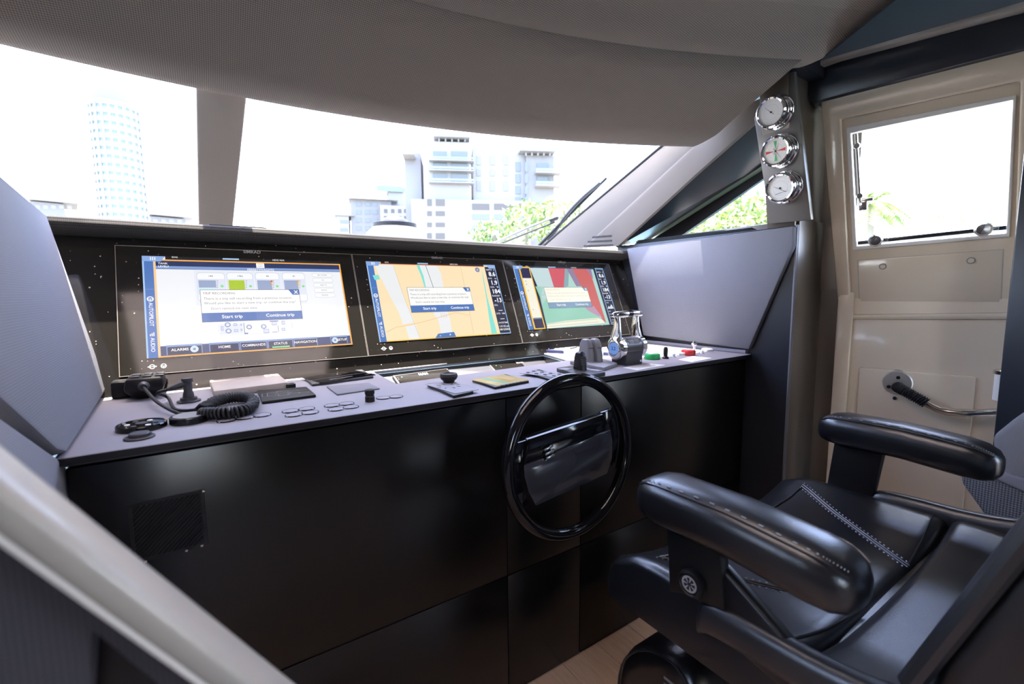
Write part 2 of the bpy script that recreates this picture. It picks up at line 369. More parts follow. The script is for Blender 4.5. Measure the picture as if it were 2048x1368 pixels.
# lower leaf: a short slope outwards under the knuckle, then a vertical panel
zl0, zl1 = KZ, .99
a = [Du(1677, 625), Du(1704, 637)]
def low(s0, s1, n, z0, z1, th, nm, m, bv=.004): return MB().box((s0, -th, z0), (s1, 0, z1), M=Matrix(((AFT.x, INB.x, 0, W(0, n, 0).x), (AFT.y, INB.y, 0, W(0, n, 0).y), (0, 0, 1, 0), (0, 0, 0, 1)))).build(nm, m, dr, bevel=bv)
low(.080, .130, 0.0, 0, KZ+.01, .05, 'lower_frame', GEL, .008)
low(.10, .75, -.022, 0, KZ-.005, .03, 'lower_field', GEL)
low(.16, .47, -.012, .25, .83, .015, 'lower_panel', GEL, .005)
low(.11, .85, -.06, 0, 1.08, .03, 'outer_skin', GELW)
# latches on the door window
q0, q1 = Du(1712, 268, -.03), Du(1721, 418, -.03)
vb = MB().tube([q0, q1], .0060, 8).build('latch_rail', STEEL, dr, smooth=True)
for x, y in ((1714, 292), (1720, 392)):
    MB().lathe([(.009, -.008), (.011, 0), (.009, .010)], frame(Du(x, y, -.028), UPN), 12).build('rail_clamp', STEEL, vb, smooth=True)
lt = MB(); c0 = Du(1727, 408, -.022); MX = frame(c0, UPN, AFT)
lt.box((-.012, -.022, -.006), (.012, .012, .012), M=MX); lt.box((-.006, .008, 0), (.028, .020, .010), M=MX)
lt.build('window_latch', STEEL, dr, bevel=.003)
q0, q1 = Du(1716, 486, -.03), Du(2016, 455, -.03)
bb = MB().tube([q0, q1], .0085, 8).build('bottom_rail', STEEL, dr, smooth=True)
for x, y in ((1752, 480), (1966, 458)):
    MB().lathe([(.008, -.015), (.013, .0), (.021, .006), (.022, .018), (.016, .025), (.0001, .026)], frame(Du(x, y, -.025), UPN), 20).build('turn_knob', CHROME, bb, smooth=True)
    MB().box((.005, -.006, .0), (.035, .006, .012), M=frame(Du(x, y, -.025), UPN, AFT)).build('knob_lug', STEEL, bb, bevel=.002)
pr = MB(); MX = frame(Du(1999, 428, -.040), UPN, AFT); text(pr, 'T-5', MX, .014, GREYP); pr.build('pane_marking', None, dr)
# grab rail on the lower door
gb = Dl(1795, 765, -.022)
rail = MB().lathe([(.045, 0), (.048, .006), (.040, .013), (.0001, .014)], frame(gb, INB, AFT), 28).build('grab_rail', mat('satin_steel', (.7, .68, .64), .3, metal=.8), dr, smooth=True)
for x, y in ((1797, 754), (1778, 772), (1790, 795)):
    MB().lathe([(.006, .013), (.006, .018), (.0001, .019)], frame(Dl(x, y, -.022), INB), 12).build('screw', GASK, rail, smooth=True)
pts = catmull([Dl(1792, 772, -.01), Dl(1802, 778, .02), Dl(1838, 798, .035), Dl(1880, 820, .04), Dl(1930, 826, .04), Dl(2010, 824, .02)], 8)
MB().tube(pts, .0125, 14).build('rail_tube', STEEL, rail, smooth=True)
gp = [p for p in pts if (Dl(1798, 776, 0).y >= p.y-.0 >= pts[17].y)]
gp = pts[4:20]
mb = MB()
dense = catmull(gp, 6); mb.tube(dense, [.017+.0022*math.sin(i*1.15) for i in range(len(dense))], 14)
mb.build('rubber_grip', RUBBER, rail, smooth=True, sharp=80)
# posts and beams of the starboard side
ps = struct('wall_right', (1.9, .9, 0), 'dark satin starboard posts and beams round the door')
q = [ay_(x, y, .835) for x, y in ((1600, 439), (1664, 447), (1682, 630))]
q2 = [ay_(x, y, .835) for x, y in ((1672, 706), (1670, 832))]
MB().prism([q[0], q[1], q[2], q2[0], q2[1], V((q2[1].x, .835, 0)), V((1.813, .835, 0))], (0, .5, 0)).build('post_lower', BRONZE, ps, bevel=.003)
q = [ay_(x, y, .845) for x, y in ((1575, 130), (1660, 195), (1672, 470), (1590, 460))]
MB().prism(q, (0, .1, 0)).build('post_upper', BRONZE, ps, bevel=.004)
MB().prism([W(-.30, -.052, 0), W(.13, -.052, 0), W(.13, -.09, 0), W(-.30, -.15, 0)], (0, 0, 1.12)).build('jamb_filler', BRONZE, ps)  # added panels that block sky light from the post face
MB().prism([W(-.04, -.045, 1.12), W(.115, -.04, 1.12), W(.115, -.09, 1.12), W(-.04, -.12, 1.12)], (0, 0, .9)).build('jamb_filler', BRONZE, ps)
MB().prism([W(-.25, -.03, 1.83), W(4.2, -.03, 1.83), W(4.2, -.06, 1.83), W(-.25, -.06, 1.83)], (0, 0, .16)).build('eave_filler', NAVY, ps)  # added strip that stops outside light leaking in above the headliner
MB().box((1.62, .8, 1.86), (2.1, 1.25, 1.99)).build('eave_filler', NAVY, ps)
bn = W(0, .12, 0)
def Bm(x, y, n=.12): return apl(x, y, W(0, n, 0), INB)
def beam(nm, n, pxs, th, m, bv=.004): return MB().prism([Bm(x, y, n) for x, y in pxs], -INB*th).build(nm, m, ps, bevel=bv)
beam('beam', .12, ((1590, 146), (2200, -14), (2200, 58), (1622, 205)), .12, NAVY)
beam('beam_lip', .15, ((1588, 139), (1672, 107), (2200, -42), (2200, -26), (1680, 116), (1596, 147)), .15, mat('lit_lip_grey', (.42, .40, .37), .4))  # the strip's lit look is put into its paler grey
beam('door_head', .07, ((1615, 203), (2200, 58), (2200, 88), (1640, 214)), .1, mat('lit_sage_trim', (.26, .27, .23), .35))  # the lit band over the door is put into this paler tone
sd = [az_(x, y, 1.855) for x, y in ((1640, 122), (1792, 0), (1930, -130), (2500, -230), (2300, -70), (1672, 112))]
MB().prism(sd, (0, 0, .004)).build('side_headliner', mat('matte_navy', (.016, .019, .028), .75, spec=.15), ps)
a0 = ax_(2030, 600, 2.02); 
MB().box((1.93, -.6, 0), (1.99, a0.y, 1.62), ).build('aft_post', NAVY, ps, bevel=.004)
lc = ax_(2007, 768, 1.99)
wl = MB().lathe([(.018, -.052), (.021, -.05), (.021, .03), (.019, .031)], frame(lc, (0, 0, 1)), 20).build('hinge_barrel', GELW, dr, smooth=True)
MB().lathe([(.025, .03), (.025, .04), (.02, .044), (.0001, .045)], frame(lc, (0, 0, 1)), 20).build('barrel_cap', STEEL, wl, smooth=True)
# walls not in the picture: port side and aft, with openings added to let fill daylight in
wl = struct('wall_left', (-1.6, -.8, 0), 'port side wall with an added daylight window')
MB().box((-1.64, -3.2, 0), (-1.6, 2.3, 1.0)).build('lower_wall', WALN, wl)
MB().box((-1.64, -3.2, 1.6), (-1.6, 1.3, 1.9)).build('upper_wall', WALN, wl)
MB().box((-1.64, -3.2, 1.0), (-1.6, .9, 1.6)).build('window_post', WALN, wl)
MB().box((-1.63, -3.2, 1.0), (-1.626, 1.6, 1.6)).build('pane', PANE, wl)
wb = struct('wall_back', (0, -3.2, 0), 'aft bulkhead with an added glazed opening for fill light')
MB().box((.9, -3.24, 0), (2.7, -3.2, 1.9)).build('bulkhead', WALN, wb)
MB().box((-.7, -3.24, 0), (.9, -3.2, 1.9)).build('bulkhead', WALN, wb)
MB().box((-1.64, -3.24, 0), (-.7, -3.2, .9)).build('bulkhead', WALN, wb)
MB().box((-1.64, -3.23, .9), (-.7, -3.226, 1.9)).build('pane', PANE, wb)
ra = struct('wall_side', (2.3, -1.5, 0), 'starboard wall behind the door with an added fill-light window')
for s0, s1, z0, z1 in ((.9, 4.2, 0, .95), (.9, 4.2, 1.72, 1.9), (.9, 1.25, .95, 1.72), (3.9, 4.2, .95, 1.72)):
    MB().prism([W(s0, -.02, z0), W(s1, -.02, z0), W(s1, -.02, z1), W(s0, -.02, z1)], -INB*.03).build('side_panel', CREAMC, ra)
MB().prism([W(1.25, -.03, .95), W(3.9, -.03, .95), W(3.9, -.03, 1.72), W(1.25, -.03, 1.72)], -INB*.004).build('pane', PANE, ra)  # unseen window added to light the left wing and the seat
MB().box((-1.6, 1.65, 0), (-.36, 2.2, 1.22)).build('port_dash', PLAST2, wl)
# ---------------------------------------------------------- outside
fd = struct('trim_3', (0, 4, .9), 'white foredeck ahead of the windscreen', )
MB().loft([[V((-2.2, 2.31, 1.12)), V((2.4, 2.31, 1.12)), V((2.4, 2.31, .8)), V((-2.2, 2.31, .8))], [V((-2.0, 5, .95)), V((2.2, 5, .95)), V((2.2, 5, .7)), V((-2, 5, .7))], [V((-.3, 10, 1.0)), V((.5, 10, 1.0)), V((.5, 10, .8)), V((-.3, 10, .8))]]).build('foredeck', GELW, fd)
MB().box((2.15, -3.5, -.1), (3.1, 3, 0.0)).build('side_deck', GELW, fd)
MB().box((-2.8, -3.5, -.1), (-1.7, 3, 0.0)).build('side_deck', GELW, fd)
MB().box((-1.7, -6.5, -.1), (2.4, -3.3, -.02)).build('aft_deck', GELW, fd)
sea = struct('water', (0, 100, -2.5), 'harbour water round the yacht')
MB().box((-600, -600, -2.9), (600, 900, -2.5)).build('water_surface', mat('harbour_water', (.08, .16, .17), .12, bump=.5, scale=.6), sea)
# ------------------------------------------------------------------ helm console
ZT = .87
con = thing('helm_console', (.8, 1.25, 0), 'long dark helm console with charcoal worktop under three displays', 'console')
out = [V((-.205, .965, ZT)), V((1.785, .965, ZT)), V((1.785, 1.53, ZT)), V((-.225, 1.53, ZT))]
rec = [az_(793, 767, ZT), az_(1139, 720, ZT), az_(1086, 706, ZT), az_(745, 742, ZT)]
ring(out, rec, (0, 0, -.012)).build('worktop', TOPM, con, bevel=.0025)
MB().box((-.203, .9625, ZT-.0125), (1.783, .9652, ZT-.001)).build('worktop_edge', GASK, con)
cols = (-.197, .640, .903, 1.778)
for i in range(3):
    for z0, z1 in ((.004, .3555), (.3585, .846)):
        MB().box((cols[i]+.0012, .982, z0), (cols[i+1]-.0012, 1.0, z1)).build('front_panel', FRONT, con, bevel=.0012)
MB().box((-.195, 1.0, 0), (1.778, 1.05, .857)).build('carcass', GASK, con)
MB().box((-.197, .985, .849), (1.778, 1.0, .857)).build('shadow_rail', PLAST2, con)
rp0, rn = (0, 1.47, .856), nrm((0, -.6, .8))
dn = V((0, -.8, -.6))
b = MB()
rb0, rb1 = rec[3], rec[2]
lo = [p-V((0, 0, .012)) for p in rec]
dropf = .14
pl = [V((lo[0].x-.01, lo[0].y-.03, ZT-.16)), V((lo[1].x+.01, lo[1].y-.03, ZT-.16)), V((lo[2].x, lo[2].y, ZT-.022)), V((lo[3].x, lo[3].y, ZT-.022))]
b.add(lo+pl, [(0, 1, 5, 4), (1, 2, 6, 5), (2, 3, 7, 6), (3, 0, 4, 7), (4, 5, 6, 7)])
b.build('recess', PLAST2, con)
rn = np.array((pl[1]-pl[0]).cross(pl[3]-pl[0]).normalized()); rp0 = tuple(pl[3]); rn = rn if rn[2] > 0 else -rn
RN = V(rn)
mb = MB()  # recess emblem: three slanted bars
ec = apl(937, 744.5, rp0, rn); ME = frame(ec+RN*.001, RN, (1, 0, 0))
mb.box((-.013, -.018, 0), (.013, .018, .001), m=WHITE, M=ME)
for yy in (-.009, .0, .009):
    mb.add([ME @ V(p) for p in ((-.008, yy-.003, .0014), (.009, yy-.001, .0014), (.009, yy+.001, .0014), (-.008, yy-.001, .0014))], [(0, 1, 2, 3)], PLAST)
mb.build('bar_emblem', None, con)
# display wall
bn_ = thing('instrument_binnacle', (.8, 1.7, 1.25), 'black display wall under a padded dash visor along the windscreen', 'dashboard')
TAU = math.radians(23.5); EV = V((0, math.sin(TAU), math.cos(TAU))); EU = V((1, 0, 0)); EN = EU.cross(EV)
D0 = V((0, 1.50, .92))
def D(x, y, off=0.): return apl(x, y, D0+EN*off, EN)
def uv(p): q = p-D0; return q.x, q.dot(EV)
def DP(u, v, off=0.): return D0+EU*u+EV*v+EN*off
MB().prism([DP(-.32, -.056, -.006), DP(1.80, -.056, -.006), DP(1.80, .44, -.006), DP(-.32, .44, -.006)], -EN*.02).build('display_wall', DUSTY, bn_)
pr = [(1.632, 1.283), (1.612, 1.294), (1.606, 1.306), (1.612, 1.317), (1.630, 1.323), (1.70, 1.322), (2.36, 1.24), (2.36, 1.21), (1.70, 1.27)]
MB().loft([[V((x, y, z)) for y, z in pr] for x in (-.31, .4, 1.1, 1.80)]).build('visor', weave('charcoal_dash_weave', (.042, .040, .039), .005, .5, .6), bn_, smooth=True)
MB().box((.035, 1.63, 1.318), (.185, 1.75, 1.326)).build('visor_plate', NAVY, bn_, bevel=.002)
# right wing
wr = thing('console_wing', (1.82, 1.2, 0), 'tall dark side wing with a slate padded panel beside the throttle', 'panel')
MB().prism([V((1.80, y, z)) for y, z in ((.832, 0), (.832, 1.352), (1.70, 1.352), (1.56, .86), (1.56, 0))], (.012, 0, 0)).build('wing_board', NAVY, wr, bevel=.002)
MB().prism([V((1.812, y, 1.34)) for y in (.84, 1.68)]+[V((1.99, 1.3, 1.34)), V((1.99, .84, 1.34))], (0, 0, .012)).build('wing_ledge', NAVY, wr)
q = [ax_(x, y, 1.772) for x, y in ((1253, 497), (1587, 452), (1586, 492), (1497, 699), (1286, 671))]
MB().prism(q, (.027, 0, 0)).build('padded_panel', WING, wr, bevel=.006)
MB().box((1.776, .985, .872), (1.80, 1.55, .884)).build('foot_rail', TOPM, wr)
MB().box((1.797, .826, 0), (1.813, .8325, 1.354)).build('edge_strip', mat('edge_strip_grey', (.16, .16, .18), .4), wr, bevel=.002)
# left wing
LA, LB, LC = V((-.285, 1.57, 1.31)), V((-.211, 1.505, .885)), V((-.19, .97, .872))
LN = (LB-LA).cross(LC-LA).normalized(); LN = LN if LN.x > 0 else -LN
wlg = thing('console_wing', (-.25, 1.2, 0), 'slate padded side wing behind the radio handset, with a raked edge', 'panel')
q = [apl(x, y, LA, LN) for x, y in ((-160, 225), (0, 349), (93, 430), (215, 776), (206, 792), (136, 903), (118, 899), (0, 791), (-160, 650))]
MB().prism(q, -LN*.035).build('padded_panel', WING, wlg, bevel=.006)
q2 = [p-LN*.036 for p in (apl(x, y, LA, LN) for x, y in ((-160, 225), (93, 432), (215, 778), (136, 910), (-160, 670)))]
MB().prism(q2, -LN*.05).build('wing_board', NAVY, wlg)
q = [ax_(x, y, -.198) for x, y in ((-140, 735), (0, 832), (119, 917), (134, 931), (150, 1022))]
q += [V((-.198, q[-1].y, 0)), V((-.198, q[0].y, 0))]
MB().prism(q, (-.03, 0, 0)).build('lower_pad', WING, wlg, bevel=.006)
# vent cover on the console front
q = [ay_(x, y, .981) for x, y in ((252, 1009), (410, 979), (414, 1092), (268, 1126))]
x0, x1 = (q[0].x+q[3].x)/2, (q[1].x+q[2].x)/2; z0, z1 = (q[2].z+q[3].z)/2, (q[0].z+q[1].z)/2
ven = thing('vent_cover', ((x0+x1)/2, .98, z0), 'square black vent cover of diagonal slats low on the console front', 'vent')
ring([V((x0, .980, z0)), V((x1, .980, z0)), V((x1, .980, z1)), V((x0, .980, z1))], [V((x0+.005, .980, z0+.005)), V((x1-.005, .980, z0+.005)), V((x1-.005, .980, z1-.005)), V((x0+.005, .980, z1-.005))], (0, .002, 0)).build('rim', PLAST, ven)
bk = MB().box((x0+.004, .9812, z0+.004), (x1-.004, .982, z1-.004)).build('backing', GASK, ven)
wv, hv = x1-x0-.012, z1-z0-.012
for k in range(-14, 16):
    t0 = k*.0075; pts = []
    a0 = max(0, -t0); a1 = min(wv, hv-t0)
    if a1-a0 < .006: continue
    A, B = V((x0+.006+a0, .9795, z0+.006+a0+t0)), V((x0+.006+a1, .9795, z0+.006+a1+t0))
    MB().tube([A, B],   .0017, 5).build('slat', PLAST, ven)
for x, y in ((404, 1091), (373, 1101), (272, 1127), (291, 1123), (407, 982)):
    p = ay_(x, y, .979)
    MB().lathe([(.0022, -.001), (.0022, .0006), (.0001, .001)], frame(p, (0, -1, 0)), 10).build('screw', STEEL, ven)
# ------------------------------------------------------------------ displays
L0 = .0014
class Screen:
    def __init__(s, cr, sc_, org, cor, name, label):
        s.sc, s.org = sc_, org
        P = [uv(D(*c)) for c in cor]   # TL TR BR BL
        s.x0, s.x1 = (P[0][0]+P[3][0])/2, (P[1][0]+P[2][0])/2; s.y0, s.y1 = (P[2][1]+P[3][1])/2, (P[0][1]+P[1][1])/2
        s.scr, s.let, s.dlg = MB(), MB(), MB()
        s.t = thing(name, DP((s.x0+s.x1)/2, s.y0-.03), label, 'display', 'helm displays')
    def c(s, x, y): return uv(D(s.org[0]+x/s.sc, s.org[1]+y/s.sc))
    def clip(s, p): return (min(max(p[0], s.x0), s.x1), min(max(p[1], s.y0), s.y1))
    def poly(s, pts, col, lay, mb=None, es=1., raw=False):
        q = pts if raw else [s.clip(s.c(*p)) for p in pts]
        (mb or s.scr).add([DP(u, v, L0+lay*.00025) for u, v in q], [tuple(range(len(q)))], px(*col, es) if isinstance(col, tuple) else col)
    def rect(s, a, b, col, lay, mb=None, raw=False, es=1.):
        (u0, v0), (u1, v1) = (a, b) if raw else (s.clip(s.c(*a)), s.clip(s.c(*b)))
        s.poly([(u0, v0), (u1, v0), (u1, v1), (u0, v1)], col, lay, mb, es, True)
    def disc(s, a, r, col, lay, mb=None, n=20):
        u, v = s.c(*a); s.poly([(u+r*math.cos(k*2*math.pi/n), v+r*math.sin(k*2*math.pi/n)) for k in range(n)], col, lay, mb, 1, True)
    def rbox(s, a, b, r, col, lay, mb=None):
        (u0, v0), (u1, v1) = s.c(*a), s.c(*b); u0, u1 = sorted((u0, u1)); v0, v1 = sorted((v0, v1)); pts = []
        for cx, cy, a0 in ((u1-r, v1-r, 0), (u0+r, v1-r, 90), (u0+r, v0+r, 180), (u1-r, v0+r, 270)):
            pts += [(cx+r*math.cos(math.radians(a0+k*18)), cy+r*math.sin(math.radians(a0+k*18))) for k in range(6)]
        s.poly(pts, col, lay, mb, 1, True)
    def txt(s, st, a, size, col, lay=5, align='CENTER', bold=.0, rot=0, mb=None, raw=False):
        u, v = a if raw else s.c(*a); p = DP(u, v, L0+lay*.00025)
        text(mb or s.let, st, frame(p, EN, EU if not rot else -EV), size, px(*col) if isinstance(col, tuple) else col, align, bold)
    def uvr(s, f, g): return (s.x0+(s.x1-s.x0)*f, s.y0+(s.y1-s.y0)*g)
    def finish(s):
        bx0, bx1, by0, by1 = s.bez
        bz = MB().prism([DP(bx0, by0, -.006), DP(bx1, by0, -.006), DP(bx1, by1, -.006), DP(bx0, by1, -.006)], EN*.0066).build('bezel', DUSTY, s.t)
        e = .0013
        ring([DP(bx0, by0), DP(bx1, by0), DP(bx1, by1), DP(bx0, by1)], [DP(bx0+e, by0+e), DP(bx1-e, by0+e), DP(bx1-e, by1-e), DP(bx0+e, by1-e)], EN*.0012).build('bezel_edge', mat('bezel_edge_glint', (.35, .32, .29), .4, metal=.6), bz)  # highlight along the bezel edge is drawn as a lighter ring
        cx = (bx0+bx1)/2; lg = MB(); text(lg, 'SIMRAD', frame(DP(cx+.012, s.y1+.024, .0011), EN, EU), .0135, GREYP, bold=.012); lg.build('brand_lettering', None, bz)
        ic = MB()
        for du, r in ((-.012, .0062), (.012, .0062)):
            c = DP(s.x0+.022+du, s.y0-.023, .0011); Mx = frame(c, EN, EU)
            for r0, r1 in ((r, r*.72),):
                vs = []; n = 20
                for k in range(n): vs += [Mx @ V((rr*math.cos(k*2*math.pi/n), rr*math.sin(k*2*math.pi/n), 0)) for rr in (r0, r1)]
                ic.add(vs, [(2*k, 2*((k+1) % n), 2*((k+1) % n)+1, 2*k+1) for k in range(n)], WHITE)
            ic.box((-r*.7, -r*.12, 0), (r*.7, r*.12, .0001), m=WHITE, M=Mx)
            if du < 0:
                ic.box((-r*1.5, -r*.2, 0), (-r, r*.2, .0001), m=WHITE, M=Mx); ic.box((r, -r*.2, 0), (r*1.5, r*.2, .0001), m=WHITE, M=Mx)
            else: ic.box((-r*.12, -r*.7, 0), (r*.12, 0, .0001), m=WHITE, M=Mx)
        ic.build('touch_symbols', None, bz)
        sn = s.scr.build('screen', None, s.t); s.let.build('screen_lettering', None, sn)['kind'] = 'stuff'
        if s.dlg.v: s.dlg.build('dialog_box', None, sn)
        s.t.location = s.t.location
    def sidebar(s, tab=True):
        s.rect(s.uvr(0, 0), s.uvr(.046, 1), (72, 118, 190), 1, raw=True); s.rect(s.uvr(0, 0), s.uvr(.007, 1), (170, 205, 245), 2, raw=True)
        s.poly([s.uvr(0, 1), s.uvr(.098, 1), s.uvr(.078, .945), s.uvr(0, .945)], (138, 172, 226), 4, raw=True)
        for k in range(3): s.rect(s.uvr(.034+k*.009, .957), s.uvr(.038+k*.009, .99), (255, 255, 255), 5, raw=True)
        for g in (.66, .33): s.rect(s.uvr(.007, g), s.uvr(.046, g+.004), (110, 155, 215), 2, raw=True)
        u, v = s.uvr(.026, .565); s.disc_raw(u, v, .0075, (255, 255, 255), 3); s.disc_raw(u, v, .005, (72, 118, 190), 4)
        s.rect((u-.006, v-.0008), (u+.006, v+.0008), (255, 255, 255), 5, raw=True); s.rect((u-.0008, v-.006), (u+.0008, v), (255, 255, 255), 5, raw=True)
        s.txt('AUTOPILOT', s.uvr(.026, .53), .0125, (255, 255, 255), 3, 'LEFT', .012, 1, raw=True)
        s.txt('AUDIO', s.uvr(.026, .19), .0125, (255, 255, 255), 3, 'LEFT', .012, 1, raw=True)
        for k in range(3): s.rect(s.uvr(.017+k*.007, .205), s.uvr(.021+k*.007, .225+k*.008), (255, 255, 255), 3, raw=True)
    def disc_raw(s, u, v, r, col, lay, n=18): s.poly([(u+r*math.cos(k*2*math.pi/n), v+r*math.sin(k*2*math.pi/n)) for k in range(n)], col, lay, None, 1, True)
    def topbits(s):
        s.txt('SOG', s.uvr(.14, .993), .007, (240, 240, 240), 6, raw=True, bold=.01); s.rect(s.uvr(.36, .982), s.uvr(.44, .999), (170, 200, 235), 6, raw=True)
        s.txt('HDG N/A', s.uvr(.645, .992), .008, (240, 240, 240), 6, raw=True, bold=.01)
    def dialog(s, a, b, fade=0):
        (u0, v1), (u1, v0) = s.c(*a), s.c(*b); w, h = u1-u0, v1-v0; d = s.dlg
        blue = (66, 112, 182) if not fade else (128, 156, 186); tx = (120, 124, 134) if not fade else (205, 205, 196)
        R_ = lambda x0, y0, x1, y1, c, l: s.rect((u0+w*x0, v0+h*y0), (u0+w*x1, v0+h*y1), c, l, d, True)
        R_(-.004, -.012, 1.004, 1.012, (40, 48, 66), 6); R_(0, 0, 1, 1, (250, 250, 248) if not fade else (252, 249, 232), 7)
        R_(0, 0, 1, .27, blue, 8); R_(.524, .01, .526, .26, (130, 165, 215), 9)
        s.poly([(u0+w*.885, v1), (u1, v1), (u1, v1-h*.175), (u0+w*.925, v1-h*.175)], blue, 8, d, 1, True)
        z = h/.085
        s.txt('X', (u0+w*.965, v1-h*.09), .0135*z, (255, 255, 255), 9, bold=.03, mb=d, raw=True)
        s.txt('TRIP RECORDING', (u0+w*.02, v1-h*.11), .0088*z, tx, 9, 'LEFT', mb=d, raw=True)
        s.txt('There is a trip still recording from a previous occasion.', (u0+w*.025, v1-h*.28), .0091*z, tx, 9, 'LEFT', mb=d, raw=True)
        s.txt('Would you like to start a new trip, or continue this trip?', (u0+w*.025, v1-h*.425), .0091*z, tx, 9, 'LEFT', mb=d, raw=True)
        s.txt("Don't remind me next time", (u0+w*.085, v1-h*.60), .0091*z, tx, 9, 'LEFT', mb=d, raw=True)
        s.txt('Start trip', (u0+w*.28, v0+h*.135), .0125*z, (255, 255, 255), 9, bold=.014, mb=d, raw=True)
        s.txt('Continue trip', (u0+w*.765, v0+h*.135), .0125*z, (255, 255, 255), 9, bold=.014, mb=d, raw=True)
S1 = Screen(0, 2048/510, (230, 490), ((283, 513), (680, 523), (703.6, 688.5), (294.5, 718.5)), 'chart_display', 'leftmost helm display showing the white status page with a boat plan')
S2 = Screen(0, 2048/360, (700, 500), ((730.2, 523.7), (987.4, 530.2), (1022.2, 666.1), (760.6, 685.5)), 'chart_display', 'middle helm display showing a cream coloured chart')
S3 = Screen(0, 1915/280, (1000, 500), ((1023.4, 531), (1204, 537.3), (1238, 645), (1059.2, 663.5)), 'chart_display', 'right helm display showing a red and green camera picture')
sl1 = (S1.x1+S2.x0)/2; sl2 = (S2.x1+S3.x0)/2; hb_, ht_ = -.004, .366
S1.bez = (S1.x0-(sl1-S1.x1)-.012, sl1-.0008, hb_, ht_); S2.bez = (sl1+.0008, sl2-.0008, hb_, ht_); S3.bez = (sl2+.0008, S3.x1+(sl2-S2.x1)+.008, hb_, ht_)
navy = (28, 46, 92)
# --- screen one
s = S1
s.rect(s.uvr(0, 0), s.uvr(1, 1), (238, 241, 246), 0, raw=True); s.rect(s.uvr(.098, .965), s.uvr(1, 1), (14, 18, 30), 1, raw=True)
s.sidebar(); s.topbits()
O = (255, 178, 70)
s.rect(s.uvr(.046, .955), s.uvr(1, .968), O, 3, raw=True); s.rect(s.uvr(.046, 0), s.uvr(1, .013), O, 3, raw=True); s.rect(s.uvr(.992, 0), s.uvr(1, .968), O, 3, raw=True); s.rect(s.uvr(.046, 0), s.uvr(.056, .945), (255, 205, 150), 3, raw=True)
s.rect(s.uvr(.056, .90), s.uvr(.992, .955), navy, 2, raw=True); s.rect(s.uvr(.056, .872), s.uvr(.992, .90), (128, 158, 214), 2, raw=True); s.rect(s.uvr(.056, .868), s.uvr(.992, .873), (40, 60, 110), 2, raw=True)
s.txt('TANK', s.uvr(.066, .925), .008, (255, 255, 255), 4, 'LEFT', .012, raw=True); s.txt('LEVELS', s.uvr(.066, .895), .008, (255, 255, 255), 4, 'LEFT', .012, raw=True)
u, v = s.uvr(.545, .925); s.poly([(u-.011, v-.008), (u+.011, v-.008), (u+.011, v+.008), (u-.011, v+.008)], (250, 250, 252), 4, raw=True)
for k in (-.003, .003): s.poly([(u-.006, v+k-.0012), (u+.007, v+k+.0006), (u+.007, v+k+.0014), (u-.006, v+k-.0004)], navy, 5, raw=True)
s.txt('FERRETTIYACHTS', (u, v-.0145), .0092, (255, 255, 255), 5, bold=.012, raw=True)
s.rect((632, 205), (1545, 470), (228, 234, 245), 1)
for k, (xa, xb, t_, col) in enumerate(((652, 884, '149', (150, 166, 200)), (893, 1112, '1782', (170, 200, 0)), (1122, 1326, '40', (150, 166, 200)), (1337, 1535, '41', (150, 166, 200)))):
    s.rbox((xa, 222), (xb+16, 455), .009, (205, 212, 226), 2); s.rbox((xa+5, 227), (xb+11, 450), .008, (246, 247, 250), 3)
    s.rect((xa+8, 275), (xb+8, 400), (222, 228, 242), 4); xm = xa+(xb-xa)*.70
    s.rect((xa+18, 286), (xm, 345 if k == 0 else 362), col, 5); s.txt(t_, ((xa+xb)/2, 254), .0078, (60, 64, 76), 5, bold=.004)
    if k == 0: s.rect((xa+18, 345), (xm, 365), (200, 232, 240), 5)
    s.disc((xb-24, 334), .004, (130, 222, 130), 5)
    for j in range(5): s.rect((xm+3, 288+j*14), (xm+13, 291+j*14), (50, 60, 110), 5)
    if k > 1: s.rect((xm-14, 288), (xm+1, 330), (238, 186, 60), 6); s.rect((xm-14, 288), (xm+1, 300), (214, 60, 40) if k == 2 else (238, 150, 60), 7)
for k, t_ in enumerate(('SEA WATER', 'OIL', 'GREY W.', 'BLACK', 'ENGINE')):
    y = 245+k*40; x = 1662+k*6; s.rbox((x-84, y-17), (x+84, y+17), .006, (206, 210, 220), 2); s.rbox((x-81, y-14), (x+81, y+14), .005, (246, 247, 249), 3); s.txt(t_, (x, y), .0055, (90, 94, 104), 5)
bc = (190, 200, 226); dk = (96, 110, 160)
s.poly([(838, 620), (1395, 608), (1440, 655), (1400, 705), (850, 728), (826, 680)], (226, 231, 244), 2)
s.poly([(842, 624), (1392, 612), (1434, 655), (1397, 701), (853, 724), (830, 680)], (247, 248, 252), 3)
s.rect((840, 640), (1030, 712), (222, 228, 244), 4)
for x, y in ((905, 643), (912, 693), (1077, 661), (1194, 657)):
    s.disc((x, y), .0072, dk, 6); s.disc((x, y), .0058, (180, 192, 224), 7); u, v = s.c(x, y); s.poly([(u-.0042, v-.003), (u+.0042, v-.003), (u, v+.0042)], (255, 255, 255), 8, raw=True)
for a, b in (((1036, 628), (1040, 718)), ((1140, 615), (1143, 640)), ((1240, 612), (1310, 616)), ((1306, 612), (1311, 645)), ((1310, 650), (1312, 700)), ((834, 645), (838, 700)), ((1044, 708), (1070, 716)), ((1262, 700), (1305, 702)), ((1420, 630), (1424, 672))): s.rect(a, b, dk, 5)
for a, b in (((1255, 615), (1300, 645)), ((1335, 612), (1366, 640)), ((1190, 678), (1240, 708)), ((1336, 668), (1368, 690)), ((950, 632), (982, 652)), ((955, 680), (990, 700)), ((1005, 635), (1022, 650)), ((850, 655), (872, 690)), ((1008, 675), (1024, 692))):
    s.rect(a, b, (165, 178, 214), 5); s.rect((a[0]+5, a[1]+5), (b[0]-5, b[1]-5), (212, 219, 240), 6)
